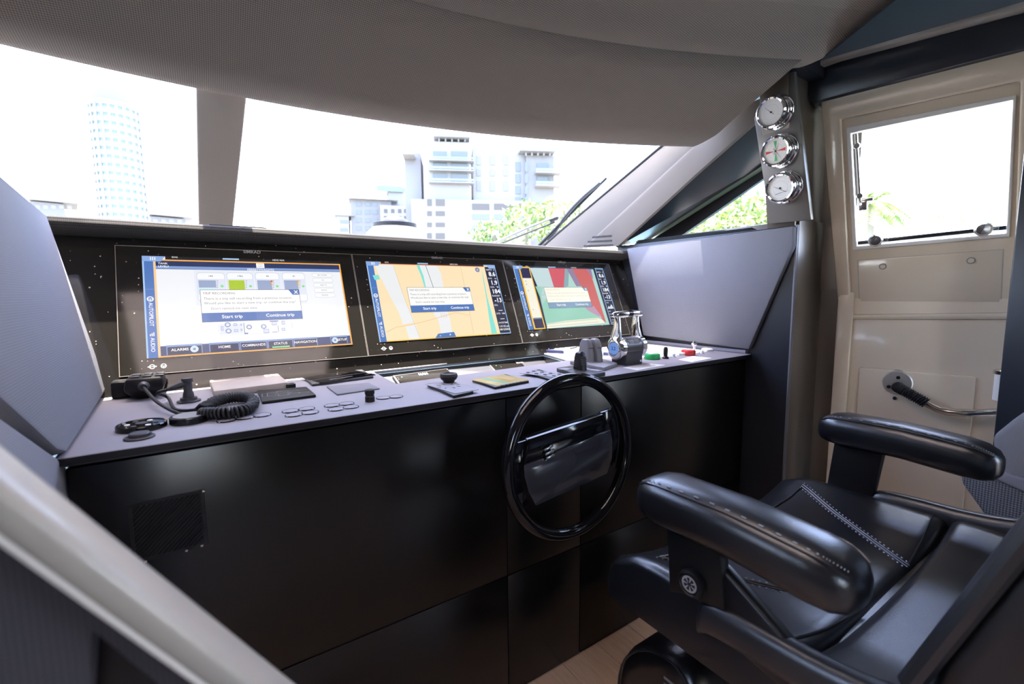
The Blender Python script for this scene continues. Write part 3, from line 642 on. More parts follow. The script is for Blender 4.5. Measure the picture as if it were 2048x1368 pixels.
s.dialog((684, 366), (1505, 592))
s.rect(s.uvr(.056, .013), s.uvr(.992, .105), (52, 72, 124), 2, raw=True)
for f0, f1, t_, ic in ((.08, .232, 'ALARMS', 1), (.262, .40, 'HOME', 0), (.403, .535, 'COMMANDS', 0), (.538, .668, 'STATUS', 2), (.671, .80, 'NAVIGATION', 0), (.875, .972, 'SETUP', 3)):
    s.rect(s.uvr(f0, .018), s.uvr(f1, .11), (128, 156, 206), 3, raw=True); s.rect(s.uvr(f0+.004, .018), s.uvr(f1-.004, .092), (30, 44, 84), 4, raw=True)
    off = -.02 if ic == 1 else (.018 if ic == 3 else 0)
    s.txt(t_, s.uvr((f0+f1)/2+off, .062), .0105, (255, 255, 255), 5, bold=.014, raw=True)
    if ic == 2: s.rect(s.uvr(f0+.02, .020), s.uvr(f1-.02, .034), (130, 226, 160), 5, raw=True)
    if ic in (1, 3): u, v = s.uvr(f1-.035 if ic == 1 else f0+.025, .06); s.disc_raw(u, v, .0095, (206, 224, 244), 5); s.disc_raw(u, v, .0035, (120, 140, 180), 6)
s.finish()
# --- screen two
s = S2
def datacol(s, f0, f1, lo_=0):
    s.rect(s.uvr(f0, 0), s.uvr(f1, .97), (22, 28, 62), 2, raw=True); e = (150, 190, 240)
    s.rect(s.uvr(f1-.006, 0), s.uvr(f1, 1), e, 3, raw=True); s.rect(s.uvr(f0, 0), s.uvr(f1, .012), e, 3, raw=True); s.rect(s.uvr(f0, .985), s.uvr(f1, 1), e, 3, raw=True)
    for k, (a, b, c) in enumerate((('DEPTH', 'ft', '8.6'), ('SOG', 'kn', '1.9'), ('COG', '°M', '184'), ('RUDDER', '°', '-13'))):
        g = .925-k*.128; s.txt(a, s.uvr(f0+.008, g), .0088, (255, 255, 255), 4, 'LEFT', .01, raw=True); s.txt(b, s.uvr(f1-.012, g), .0088, (255, 255, 255), 4, 'RIGHT', .01, raw=True)
        s.txt(c, s.uvr((f0+f1)/2+.004, g-.065), .026, (255, 255, 255), 4, bold=.026, raw=True)
s.rect(s.uvr(0, 0), s.uvr(1, 1), (252, 228, 186), 0, raw=True); s.rect(s.uvr(.098, .975), s.uvr(.9, 1), (24, 20, 24), 1, raw=True)
s.rect(s.uvr(.046, .968), s.uvr(.9, .977), (226, 120, 60), 2, raw=True); s.rect(s.uvr(.046, 0), s.uvr(.9, .010), (255, 204, 50), 3, raw=True)
W_ = (236, 238, 240); TQ = (132, 226, 216)
s.poly([(285, 165), (490, 175), (560, 400), (640, 620), (720, 790), (720, 830), (600, 850), (560, 720), (470, 560), (360, 340), (320, 270)], W_, 1)
s.poly([(630, 870), (745, 850), (800, 1030), (680, 1040)], W_, 1); s.poly([(255, 290), (320, 285), (340, 335), (280, 345)], TQ, 2)
s.poly([(750, 170), (985, 178), (1030, 260), (1065, 440), (1110, 720), (1130, 770), (1165, 960), (1040, 965), (1000, 790), (960, 740), (880, 560), (850, 420), (800, 270)], W_, 1)
s.poly([(750, 168), (785, 172), (835, 300), (862, 430), (848, 430), (800, 280)], TQ, 2); s.poly([(1490, 190), (1520, 330), (1560, 540), (1610, 720), (1672, 950), (1610, 960), (1580, 780), (1550, 560), (1510, 330)], TQ, 2)
def line(s, pts, w, col, lay):
    for a, b in zip(pts, pts[1:]):
        p, q = V((*s.c(*a), 0)), V((*s.c(*b), 0)); n = V((-(q-p).y, (q-p).x, 0)).normalized()*w
        s.poly([(p+n).to_tuple()[:2], (q+n).to_tuple()[:2], (q-n).to_tuple()[:2], (p-n).to_tuple()[:2]], col, lay, raw=True)
line(s, [(858, 178), (950, 440)], .0009, (90, 90, 96), 3); line(s, [(1255, 190), (1330, 560), (1405, 960)], .0006, (214, 176, 150), 3); line(s, [(490, 180), (620, 560), (800, 1020)], .0006, (220, 190, 160), 3)
line(s, [(410, 940), (520, 880), (640, 862), (850, 815), (1010, 770), (1200, 715), (1355, 745)], .0008, (234, 184, 140), 3)
for k in range(4): line(s, [(1030+k*20, 720), (1042+k*20, 770)], .0008, (234, 190, 160), 3)
s.disc((1446, 228), .0105, (126, 140, 170), 3); s.txt('x', (1446, 228), .011, (255, 255, 255), 4, bold=.02)
s.sidebar(); s.topbits(); s.dialog((645, 432), (1413, 690))
s.poly([(1000, 955), (1180, 935), (1205, 990), (968, 1006)], (74, 120, 186), 5); s.txt('-', (1025, 975), .016, (255, 255, 255), 6, bold=.02); s.txt('+', (1138, 967), .014, (255, 255, 255), 6, bold=.02)
datacol(s, .905, 1.0); s.poly([s.uvr(.925, 1), s.uvr(1, 1), s.uvr(1, .945), s.uvr(.94, .945)], (150, 182, 230), 6, raw=True)
for g, t_, b in ((.405, 'ETA', ''), (.285, 'DTD', 'NM')): s.txt(t_, s.uvr(.913, g), .0088, (255, 255, 255), 4, 'LEFT', .01, raw=True); s.txt('---', s.uvr(.955, g-.07), .02, (255, 255, 255), 4, bold=.02, raw=True); s.txt(b, s.uvr(.988, g), .0088, (255, 255, 255), 4, 'RIGHT', .01, raw=True)
s.txt('DATE/TIME', s.uvr(.913, .155), .0088, (255, 255, 255), 4, 'LEFT', .01, raw=True); s.txt('1:31:22 pm', s.uvr(.955, .105), .0105, (255, 255, 255), 4, bold=.016, raw=True); s.txt('08/12/2024', s.uvr(.955, .06), .0105, (255, 255, 255), 4, bold=.016, raw=True)
s.finish()
# --- screen three
s = S3
s.rect(s.uvr(0, 0), s.uvr(1, 1), (176, 214, 206), 0, raw=True); s.rect(s.uvr(.098, .975), s.uvr(1, 1), (40, 52, 76), 1, raw=True)
s.rect(s.uvr(.046, 0), s.uvr(.205, 1), (24, 32, 62), 1, raw=True); s.rect(s.uvr(.052, 0), s.uvr(.165, .985), (255, 196, 50), 2, raw=True)
s.rect(s.uvr(.066, .015), s.uvr(.155, .965), (244, 240, 222), 3, raw=True); s.rect(s.uvr(.066, .80), s.uvr(.155, .965), (30, 28, 76), 4, raw=True); s.rect(s.uvr(.066, .015), s.uvr(.155, .155), (34, 30, 70), 4, raw=True); s.rect(s.uvr(.066, .155), s.uvr(.155, .175), (110, 140, 160), 5, raw=True)
for g in (.75, .70, .60, .30): s.disc_raw(*s.uvr(.09, g), .003, (180, 184, 180), 5)
s.poly([(400, 245), (655, 255), (735, 520), (570, 760), (560, 620)], (196, 218, 220), 2)
s.poly([(480, 500), (1010, 520), (1320, 880), (1420, 1000), (640, 1060), (540, 640)], (150, 206, 184), 2)
s.poly([(655, 252), (885, 256), (868, 515), (735, 512)], (212, 92, 104), 3); s.poly([(885, 256), (940, 258), (930, 500), (868, 515)], (140, 172, 178), 3); s.poly([(905, 256), (985, 260), (1110, 500), (1040, 500)], (150, 130, 160), 4)
s.poly([(950, 258), (1180, 262), (1255, 380), (1330, 620), (1450, 1000), (1400, 960), (1350, 880), (1200, 820), (1240, 700), (1110, 500)], (206, 104, 100), 3)
s.poly([(1180, 262), (1240, 265), (1270, 400), (1255, 380)], (150, 130, 170), 4);
s.poly([(1150, 780), (1280, 770), (1400, 930), (1330, 900), (1200, 830)], (190, 150, 176), 4)
s.poly([(640, 1010), (900, 970), (1330, 930), (1400, 960), (1430, 1000), (640, 1085)], (240, 240, 220), 4); line(s, [(640, 1020), (900, 985), (1330, 945)], .0012, (190, 190, 170), 5); line(s, [(640, 1050), (900, 1030), (1350, 985)], .0012, (206, 206, 190), 5)
s.sidebar(); s.topbits(); s.dialog((595, 518), (1255, 778), 1)
s.rect(s.uvr(.875, 0), s.uvr(.9, .985), (26, 34, 60), 5, raw=True)
datacol(s, .9, 1.0)
s.rect(s.uvr(.9, .41), s.uvr(1, .42), (170, 200, 240), 4, raw=True); s.rect(s.uvr(.9, 0), s.uvr(.906, .98), (170, 200, 240), 4, raw=True)
s.txt('TIDE', s.uvr(.915, .375), .0075, (240, 240, 240), 4, 'LEFT', .01, raw=True); s.poly([s.uvr(.91, .27), s.uvr(.93, .32), s.uvr(.945, .30), s.uvr(.97, .35), s.uvr(.99, .27)], (214, 224, 230), 4, raw=True)
for g, t_ in ((.225, 'POS'), (.175, 'N 25°47.308'), (.13, 'W 80°11.208'), (.075, '1:31:22 pm'), (.035, '08/12/2024')): s.txt(t_, s.uvr(.913, g), .0078, (240, 240, 240), 4, 'LEFT', .012, raw=True)
s.finish()
# engine displays in the recess
for k, (pts, lab) in enumerate(((((783, 757), (894, 741), (905, 768), (792, 785)), 'black engine display with a green lamp at the left end of the console recess'), (((974, 733), (1086, 719), (1098, 742), (985, 759)), 'black engine display with a green lamp at the right end of the console recess'))):
    q = [apl(x, y, rp0, rn) for x, y in pts]; c = sum(q, V())/4
    ux = ((q[1]-q[0])+(q[2]-q[3])).normalized(); Mx = frame(q[0]*.5+q[1]*.5, RN, ux); w = ((q[1]-q[0]).length+(q[2]-q[3]).length)/4
    e = thing('engine_display', c, lab, 'display', 'engine displays')
    MB().box((-w, -.105, 0), (w, 0, .012), M=Mx).build('housing', PLAST2, e, bevel=.003)
    MB().box((-w+.006, -.095, .0115), (w-.006, -.006, .0128), M=Mx).build('glass_front', DUSTY, e)
    t_ = MB(); text(t_, 'MAN', Mx @ Matrix.Translation((.0, -.017, .0132)), .0155, WHITE, bold=.03); t_.build('brand_lettering', None, e)
    MB().lathe([(.0028, .0128), (.0028, .0136), (.0001, .014)], Mx @ Matrix.Translation((-w+.026, -.018, 0)), 10).build('indicator_lamp', px(60, 230, 110, 1.2), e)
# ------------------------------------------------------------------ gauges on their leaning panel
GN = nrm((1, 0, .17)); G0 = (1.80, .785, 1.364); GIN = V(-GN)
def G(x, y, off=0.): return apl(x, y, V(G0)+GIN*off, GN)
gp_ = struct('wall_gauge_panel', G(1560, 440), 'dark leaning panel that carries three gauges')
MB().prism([G(x, y) for x, y in ((1508, 235), (1568, 151), (1587, 142), (1622, 440), (1540, 448))], -GIN*.022).build('panel_board', mat('bronze_grey_lacquer', (.11, .10, .092), .35, spec=.5), gp_, bevel=.002)
def ringmesh(mb, Mx, r0, r1, h, m, n=32):
    vs = []
    for k in range(n): vs += [Mx @ V((rr*math.cos(k*2*math.pi/n), rr*math.sin(k*2*math.pi/n), h)) for rr in (r0, r1)]
    mb.add(vs, [(2*k, 2*((k+1) % n), 2*((k+1) % n)+1, 2*k+1) for k in range(n)], m)
DIAL = mat('dial_paper', (.74, .74, .72), .5); INK = mat('dial_ink', (.05, .05, .05), .6); DIALG = mat('dial_grey', (.45, .45, .44), .6)
for i, ((x, y), lab) in enumerate((((1553.5, 225), 'topmost chrome gauge with a plain white dial and one thin needle'), ((1562.5, 302), 'middle chrome gauge with red and green wedges on its dial'), ((1571.5, 375), 'lowest chrome gauge with two crossing needles on a white dial'))):
    c = G(x, y); Mx = frame(c, GIN, (0, -1, 0)); g = thing('ship_gauge', c, lab, 'gauge', 'chrome gauges on the leaning panel')
    MB().lathe([(.060, 0), (.060, .005), (.055, .011), (.050, .014), (.050, .034), (.052, .036), (.052, .042), (.047, .046), (.042, .044), (.042, .038), (.0001, .038)], Mx, 40).build('chrome_case', CHROME, g, smooth=True, sharp=40)
    f = MB().lathe([(.0425, .0385), (.0425, .0392), (.0001, .0392)], Mx, 36).build('dial', DIAL, g)
    d = MB()
    for k in range(36):
        a = k*math.pi/18; r0 = .034 if k % 3 else .031
        u, w = V((math.cos(a), math.sin(a), 0)), V((-math.sin(a), math.cos(a), 0))
        d.add([Mx @ (u*r0-w*.0004+V((0, 0, .0396))), Mx @ (u*.0385-w*.0004+V((0, 0, .0396))), Mx @ (u*.0385+w*.0004+V((0, 0, .0396))), Mx @ (u*r0+w*.0004+V((0, 0, .0396)))], [(0, 1, 2, 3)], DIALG)
    ringmesh(d, Mx, .0245, .025, .0396, DIALG)
    if i == 1:
        for a, m in ((0, RED), (90, GREEN), (180, RED), (270, GREEN)):
            a0, a1 = math.radians(a-9), math.radians(a+9)
            d.add([Mx @ V((.004*math.cos(math.radians(a)), .004*math.sin(math.radians(a)), .0398)), Mx @ V((.034*math.cos(a0), .034*math.sin(a0), .0398)), Mx @ V((.034*math.cos(a1), .034*math.sin(a1), .0398))], [(0, 1, 2)], m)
    d.build('dial_marks', None, f)['kind'] = 'stuff'
    nd = MB()
    for a, l in {0: ((135, .03), (-45, .016)), 1: ((60, .026), (-55, .032)), 2: ((150, .036), (10, .034))}[i]:
        a = math.radians(a); u, w = V((math.cos(a), math.sin(a), 0)), V((-math.sin(a), math.cos(a), 0)); o_ = V((0, 0, .0405)); b0 = -u*.012 if i < 2 else V((.02, -.016, 0)) if l > .035 else V((-.018, -.02, 0))
        nd.add([Mx @ (b0-w*.0008+o_), Mx @ (b0+u*(l+.012)-w*.0003+o_), Mx @ (b0+u*(l+.012)+w*.0003+o_), Mx @ (b0+w*.0008+o_)], [(0, 1, 2, 3)])
    nd.build('needle', INK, f)['kind'] = 'stuff'
    MB().lathe([(.003, .039), (.003, .0415), (.0001, .042)], Mx, 12).build('needle_hub', INK, f, smooth=True)
    MB().lathe([(.0425, .0432), (.0001, .0432)], Mx, 36).build('cover_glass', PANE, g)
# ------------------------------------------------------------------ folded black shades on the wing
for k in range(4):
    z = 1.355+k*.0045; j = k*.006
    q = [az_(1243, 490-k*0, 1.354), az_(1482, 449, 1.354)]
    a, b = V((1.815+j*.3, 1.60-j, z)), V((1.815+j, .995+j*1.2, z))
    o = MB().prism([a, b, b+V((.055, -.01, 0)), b+V((.10, .06, 0)), a+V((.12, 0, 0))], (0, 0, .0032)).build('folded_shade', GASK, None, origin=(a+b)*.5, bevel=.0008)
    tag(o, ('lowest', 'second from the bottom', 'third from the bottom', 'topmost')[k]+' black flat folded shade in the stack on the side wing', 'shade', 'stacked black shades')
# ------------------------------------------------------------------ steering wheel
WC = V((.752, .85, .708)); WA = V((0, -math.cos(.05), math.sin(.05))); WM = frame(WC, WA, (1, 0, 0))
sw = thing('steering_wheel', WC, 'gloss black steering wheel with a wide hub on the console front', 'steering wheel')
RR = .196
MB().tube([WM @ V((RR*math.cos(k*math.pi/36), RR*math.sin(k*math.pi/36), 0)) for k in range(72)], .0155, 16, closed=True).build('rim', GLOSS, sw, smooth=True, sharp=80)
def Wp(cx, cy, off=0.): return apl(980+cx/3.697, 730+cy/3.697, WC+WA*off, WA)
def wl2(p): q = WM.inverted() @ p; return q.x, q.y
def wpoly(nm, pts, z0, z1, m, par, bv=.003, off=None):
    q = [wl2(Wp(*p, off=z1 if off is None else off)) for p in pts]
    return MB().prism([WM @ V((a, b, z0)) for a, b in q], WM.to_3x3() @ V((0, 0, z1-z0))).build(nm, m, par, bevel=bv)
wpoly('spoke', ((172, 588), (300, 545), (300, 1040), (212, 1085), (150, 900), (138, 740)), -.012, .004, GLOSS, sw)
wpoly('spoke', ((830, 352), (922, 318), (975, 470), (985, 620), (950, 760), (905, 785), (850, 810)), -.012, .004, GLOSS, sw)
hub = wpoly('hub_pad', ((290, 550), (845, 363), (885, 440), (908, 560), (905, 690), (868, 805), (340, 1045), (285, 940), (256, 830), (252, 740), (262, 650)), -.02, .014, GLOSS, sw, .004)
wpoly('hub_plate', ((255, 742), (395, 688), (410, 708), (480, 668), (490, 640), (893, 481), (905, 560), (903, 690), (867, 803), (341, 1042), (287, 938), (258, 830)), .014, .018, mat('graphite_gloss', (.028, .028, .036), .18, spec=.6, coat=.5), hub, .0015)
em = MB(); Mx = frame(Wp(436, 642, .02), WA, (1, 0, 0))
for k, (dx, dy) in enumerate(((-.002, .011), (0, 0), (.002, -.011))):
    em.add([Mx @ V(p) for p in ((-.014+dx, dy-.007, 0), (.012+dx, dy-.001, 0), (.014+dx, dy+.0065, 0), (-.012+dx, dy+.0005, 0))], [(0, 1, 2, 3)])
em2 = MB()
for k in range(0, 12, 4): em2.prism(em.v[k:k+4], WA*.004)
em2.build('bar_emblem', CHROME, hub, bevel=.001)['kind'] = 'stuff'
MB().lathe([(.05, -.02), (.05, -.03), (.035, -.05), (.035, -.13)], WM, 24).build('column', GLOSS, sw, smooth=True)
# ------------------------------------------------------------------ things on the worktop
def T(x, y, z=ZT): return az_(x, y, z)
# radio handset
hx, hy_ = T(292, 806).x, T(292, 806).y
hs = thing('radio_handset', (hx, hy_+.05, ZT), 'black radio handset with a coiled cord at the left end of the worktop', 'radio')
a, b = T(250, 803), T(330, 797); w0, w1 = a.x, b.x; y0 = (a.y+b.y)/2
body = MB().loft([[V((w0+d, y0+d, z)), V((w1-d, y0+d, z)), V((w1-d, y0+.105-d, z)), V((w0+d, y0+.105-d, z))] for d, z in ((.022, ZT), (.003, ZT+.018), (.0, ZT+.03), (.004, ZT+.052))]).build('body', PLAST, hs, bevel=.005)
for i in range(3):
    for j in range(2):
        p = V((w0+.02+i*.024, y0+.03+j*.035, ZT+.052)); MB().box((p.x-.009, p.y-.011, p.z-.001), (p.x+.009, p.y+.011, p.z+.0035)).build('key', PLAST2, body, bevel=.002)
MB().box((w0-.03, y0+.05, ZT), (w0+.006, y0+.10, ZT+.042)).build('side_clip', PLAST, hs, bevel=.006)
p0 = V(((w0+w1)/2, y0, ZT+.034))
MB().lathe([(.011, 0), (.012, .006), (.009, .012), (.0075, .02)], frame(p0+V((0, .003, 0)), (0, -1, 0)), 16).build('cable_boot', PLAST2, hs, smooth=True)
c1 = catmull([p0-V((0, .015, 0)), p0-V((-.004, .03, .003)), T(312, 802, ZT+.022), T(345, 822, ZT+.010), T(378, 832, ZT+.008), T(400, 833, ZT+.006)], 8)
MB().tube(c1, .0036, 10).build('straight_cable', RUBBER, hs, smooth=True)
pc = T(378, 803); MB().lathe([(.024, 0), (.024, .003), (.017, .005), (.017, .010), (.0001, .010)], frame(pc, (0, 0, 1)), 24).build('socket', PLAST2, hs, smooth=True)
MB().lathe([(.0105, .008), (.0115, .012), (.0105, .02), (.009, .024), (.009, .046), (.0115, .047), (.0115, .056), (.0001, .057)], frame(pc, (0, 0, 1)), 16).build('plug', PLAST2, hs, smooth=True)
pk = pc+V((0, 0, .045)); dirb = V((-1, -.12, -.28)).normalized()
bt = MB(); bpts = [pk+dirb*.003*i for i in range(14)]; bt.tube(bpts, [.0085-.0003*i+(.0012 if i % 2 else 0) for i in range(14)], 10); bt.build('plug_boot', PLAST2, hs, smooth=True, sharp=80)
c2 = catmull([bpts[-1], bpts[-1]+dirb*.02, T(336, 795, ZT+.012), T(350, 818, ZT+.004), T(385, 820, ZT+.004), T(402, 814, ZT+.014)], 8)
MB().tube(c2, .0034, 10).build('plug_cable', RUBBER, hs, smooth=True)
loop = catmull([T(400, 820, ZT+.014), T(430, 803, ZT+.014), T(465, 795, ZT+.014), T(497, 795, ZT+.014), T(507, 806, ZT+.014), T(490, 820, ZT+.014), T(455, 826, ZT+.014), T(425, 827, ZT+.014), T(402, 828, ZT+.012)], 60)
cl = []; L = 0; prev = loop[0]
for i in range(1, len(loop)-1):
    L += (loop[i]-prev).length; prev = loop[i]
    t = (loop[i+1]-loop[i-1]).normalized(); n1 = V((0, 0, 1)); n2 = t.cross(n1).normalized(); ph = L/.0068*2*math.pi
    cl.append(loop[i]+(n1*math.cos(ph)+n2*math.sin(ph))*.0100)
MB().tube(cl, .0031, 6).build('coiled_cord', RUBBER, hs, smooth=True, sharp=80)
def disc(nm, x0, x1, yc, hts, m, lab, cat, par=None, grp=None, lip=.0015):
    a, b = T(x0, yc), T(x1, yc); r = (b-a).length/2; c = (a+b)/2
    t = thing(nm, c, lab, cat, grp); MB().lathe([(r, 0), (r, hts-lip), (r-lip, hts), (r-.004, hts), (r-.005, hts-lip), (.0001, hts-lip)], frame(c, (0, 0, 1)), 32).build('case', m, t, smooth=True); return t, c, r
t, c, r = disc('cap_disc', 347, 413, 843, .013, GLOSS, 'round black puck lying beside the coiled cord', 'cap')
MB().lathe([(r-.006, .0125), (r-.006, .0138), (.0001, .0138)], frame(c, (0, 0, 1)), 32).build('metal_face', mat('brushed_grey', (.30, .31, .33), .3, metal=.6), t)
t, c, r = disc('button_dial', 244, 325, 856, .010, GLOSS, 'round black control dial with small keys, nearest the left wing', 'control')
for k in range(6):
    a = k*math.pi/3; p = c+V((math.cos(a)*r*.55, math.sin(a)*r*.55, .0085)); MB().lathe([(.0045, 0), (.0045, .0012), (.0001, .0015)], frame(p, (0, 0, 1)), 12).build('key', WHITE if k % 2 else PLAST2, t, smooth=True)
MB().lathe([(r*.25, .0085), (r*.25, .0105), (.0001, .011)], frame(c, (0, 0, 1)), 16).build('centre_key', PLAST2, t, smooth=True)
t, c, r = disc('push_button', 254, 304, 876, .004, PLAST2, 'small round stepped push button in front of the control dial', 'button')
MB().lathe([(r*.7, .003), (r*.7, .0075), (r*.62, .009), (.0001, .009)], frame(c+V((0, .004, 0)), (0, 0, 1)), 24).build('button_top', PLAST2, t, smooth=True)
# flat panels: quad footprint, thickness
def slab(nm, pts, h, m, lab, cat, par=None, bv=.002, grp=None):
    q = [T(*p, ZT+h) for p in pts]; c = sum(q, V())/len(q); c.z = ZT
    t = thing(nm, c, lab, cat, grp); MB().prism([p-V((0, 0, h)) for p in q], (0, 0, h)).build('plate', m, t, bevel=bv)
    ux = ((q[1]-q[0])+(q[2]-q[3])).normalized() if len(q) == 4 else EU; cc = sum(q, V())/len(q)
    return t, frame(cc, (0, 0, 1), ux), (q[1]-q[0]).length/2, (q[2]-q[1]).length/2
t, Mx, w, h = slab('cover_box', ((419, 760), (555, 746), (577, 764), (427, 782)), .018, CREAMC, 'taupe flat plastic cover resting behind the switch panel', 'cover', bv=.003)
p_ = MB(); text(p_, 'Commander', Mx @ Matrix.Translation((-.02, -.02, .0004)), .017, DIALG); p_.build('lettering', None, t)['kind'] = 'stuff'
MB().box((w-.012, -h-.004, -.017), (w+.012, -h+.02, -.006), M=Mx).build('latch', PLAST, t, bevel=.002)
t, Mx, w, h = slab('black_switch_unit', ((514, 781), (613, 773), (632, 789), (524, 803)), .007, PLAST, 'black switch panel printed with fine white lines beside the coiled cord', 'panel')
p_ = MB()
for k, (x, y, a, b_) in enumerate(((-.8, .0, .006, .02), (-.5, .3, .012, .005), (-.5, -.3, .012, .005), (-.1, .45, .014, .004), (-.1, .0, .018, .004), (-.1, -.45, .012, .004), (.3, .35, .012, .005), (.3, -.25, .014, .005), (.65, .3, .01, .006), (.68, -.3, .012, .006))):
    cx, cy = x*w, y*h
    for x0, y0_, x1, y1 in ((-a, -b_, a, -b_+.001), (-a, b_-.001, a, b_), (-a, -b_, -a+.001, b_), (a-.001, -b_, a, b_)): p_.add([Mx @ V((cx+u, cy+v, .0004)) for u, v in ((x0, y0_), (x1, y0_), (x1, y1), (x0, y1))], [(0, 1, 2, 3)], GREYP)
p_.build('line_print', None, t)['kind'] = 'stuff'
t, Mx, w, h = slab('control_panel', ((610, 756), (723, 738), (747, 752), (624, 768)), .007, PLAST2, 'grey control panel with a black two row readout at the back of the worktop', 'panel')
for k, sgn in ((0, 1), (1, -1)):
    r_ = MB().box((-w+.012, sgn*h*.45-h*.36, -.001), (w-.012, sgn*h*.45+h*.36, .0012), M=Mx).build('readout', GLOSS, t)
p_ = MB(); text(p_, 'SEARCHLIGHT', Mx @ Matrix.Translation((-.01, -h*.45, .0016)), .011, GREYP, bold=.01); text(p_, '0.2', Mx @ Matrix.Translation((w*.4, h*.45, .0016)), .011, px(200, 120, 60)); text(p_, 'ON', Mx @ Matrix.Translation((w*.75, -h*.45, .0016)), .009, GREYP); p_.build('readout_lettering', None, t)['kind'] = 'stuff'
t, Mx, w, h = slab('rubber_mat', ((653, 772), (738, 765), (760, 776), (674, 788)), .004, mat('slate_rubber', (.17, .17, .195), .7, bump=.3, scale=200), 'thin slate rubber mat in front of the grey control panel', 'mat')
t, Mx, w, h = slab('joystick_panel', ((854, 767), (906, 761), (947, 782), (907, 791)), .008, PLAST, 'black joystick panel with a ring knob beside the recess', 'joystick')
MB().box((-w+.003, -h+.004, .0), (w-.003, h-.004, .0012), M=Mx).build('face_plate', TOPM, t)
p_ = MB()
for k in range(8): p_.box((.0, .0, 0), (.003, .010, .0006), m=INK, M=Mx @ Matrix.Translation((0, .012, .0012)) @ Matrix.Rotation(k*math.pi/4, 4, 'Z') @ Matrix.Translation((0, .022, 0)))
p_.build('face_marks', None, t)['kind'] = 'stuff'
kc = T(898, 771); kc.z = ZT+.008
MB().lathe([(.014, 0), (.016, .006), (.022, .011), (.0245, .018), (.022, .025), (.016, .026), (.013, .023), (.0001, .021)], frame(kc, (0, 0, 1)), 28).build('ring_knob', RUBBER, t, smooth=True)
t, Mx, w, h = slab('navigation_screen', ((944, 759), (1012, 748), (1058, 761), (990, 774)), .007, PLAST, 'small flat navigation screen with a sand coloured map in the worktop', 'display')
MB().box((-w+.004, -h+.006, 0), (w-.004, h-.004, .001), M=Mx).build('map_screen', px(214, 196, 150, .8), t)
p_ = MB()
for poly, c_ in ((((-.45, -.9), (-.15, -.9), (-.3, .9), (-.6, .9)), (126, 206, 196)), (((-.15, -.9), (.25, -.7), (.2, .2), (-.1, .5)), (206, 178, 120)), (((.3, -.4), (.8, -.2), (.75, .5), (.3, .6)), (226, 206, 160)), (((-.95, -.5), (-.6, -.5), (-.6, .1), (-.95, .1)), (228, 210, 170))):
    p_.add([Mx @ V((x*(w-.006), y*(h-.008), .0013)) for x, y in poly], [(0, 1, 2, 3)], px(*c_, .8))
p_.build('map_print', None, t)['kind'] = 'stuff'
for k in range(6): MB().box((-w+.014+k*.014, -h+.001, .0), (-w+.022+k*.014, -h+.005, .0015), M=Mx).build('key', TOPM, t)
t, Mx, w, h = slab('keypad', ((1051, 744), (1079, 738), (1119, 752), (1100, 758)), .007, PLAST, 'slim black keypad of oval keys next to the wheel rim', 'keypad')
MB().box((-w+.002, -h+.003, .0), (w-.002, h-.003, .001), M=Mx).build('face_plate', TOPM, t)
for k in range(4):
    for j in (-1, 1): MB().lathe([(.0055, 0), (.0055, .0015), (.0045, .002), (.0001, .002)], Mx @ Matrix.Translation((j*w*.42, -h*.7+k*h*.46, .001)), 12).build('key', PLAST2, t, smooth=True)
p_ = MB()
for k in range(4): p_.box((-w*.75, -h*.7+k*h*.46-.009, .001), (w*.75, -h*.7+k*h*.46-.0082, .0014), m=INK, M=Mx)
p_.build('face_marks', None, t)['kind'] = 'stuff'
# round flush buttons
bt0 = None
BL = [(452.7, 841.6, 'leftmost of the row of three beside the coiled cord'), (489.8, 836, 'middle of the row of three beside the coiled cord'), (524.6, 831, 'rightmost of the row of three beside the coiled cord'),
      (580.7, 822.8, 'back left of the first square of four'), (613.3, 818.3, 'back right of the first square of four'), (587.5, 830.6, 'front left of the first square of four'), (620.5, 825.9, 'front right of the first square of four'),
      (663.8, 811.7, 'back left of the second square of four'), (693, 808, 'back right of the second square of four'), (672, 819.3, 'front left of the second square of four'), (701.9, 814.8, 'front right of the second square of four'),
      (766.6, 796.5, 'left of the pair beside the black knob'), (792, 794, 'right of the pair beside the black knob')]
for x, y, lab in BL:
    p = T(x, y)
    if bt0 is None:
        bt0 = thing('push_button', p, '', 'button', 'flush round buttons on the worktop')
        MB().lathe([(.0172, -.001), (.0172, .0014), (.0160, .0022), (.0150, .0014), (.0150, .001)], frame(p, (0, 0, 1)), 28).build('bezel_ring', GLOSS, bt0, smooth=True)
        MB().lathe([(.0152, .0005), (.0150, .0018), (.0135, .0022), (.0001, .0022)], frame(p, (0, 0, 1)), 28).build('button_cap', TOPM, bt0, smooth=True)
        o = bt0
    else: o = copy_tree(bt0); o.location = p
    o['label'] = 'flush round button, '+lab
lm = MB()
for x0, x1, y0, y1 in ((485, 510, 828, 824), (584, 606, 812, 808.5), (655, 690, 806, 802), (755, 765, 795, 793)):
    a, b = T(x0, y0), T(x1, y1); lm.add([a+V((0, 0, .0004)), b+V((0, 0, .0004)), b+V((0, .003, .0004)), a+V((0, .003, .0004))], [(0, 1, 2, 3)], GREYP)
lm.build('button_captions', None, con)['kind'] = 'stuff'
p = T(740, 803); t = thing('rotary_knob', p, 'small upright black rotary knob near the flush buttons', 'knob')
MB().lathe([(.011, 0), (.011, .012), (.0098, .0135), (.0098, .017), (.0112, .0185), (.0112, .027), (.010, .0285), (.0001, .0285)], frame(p, (0, 0, 1)), 24).build('knob_body', PLAST, t, smooth=True)
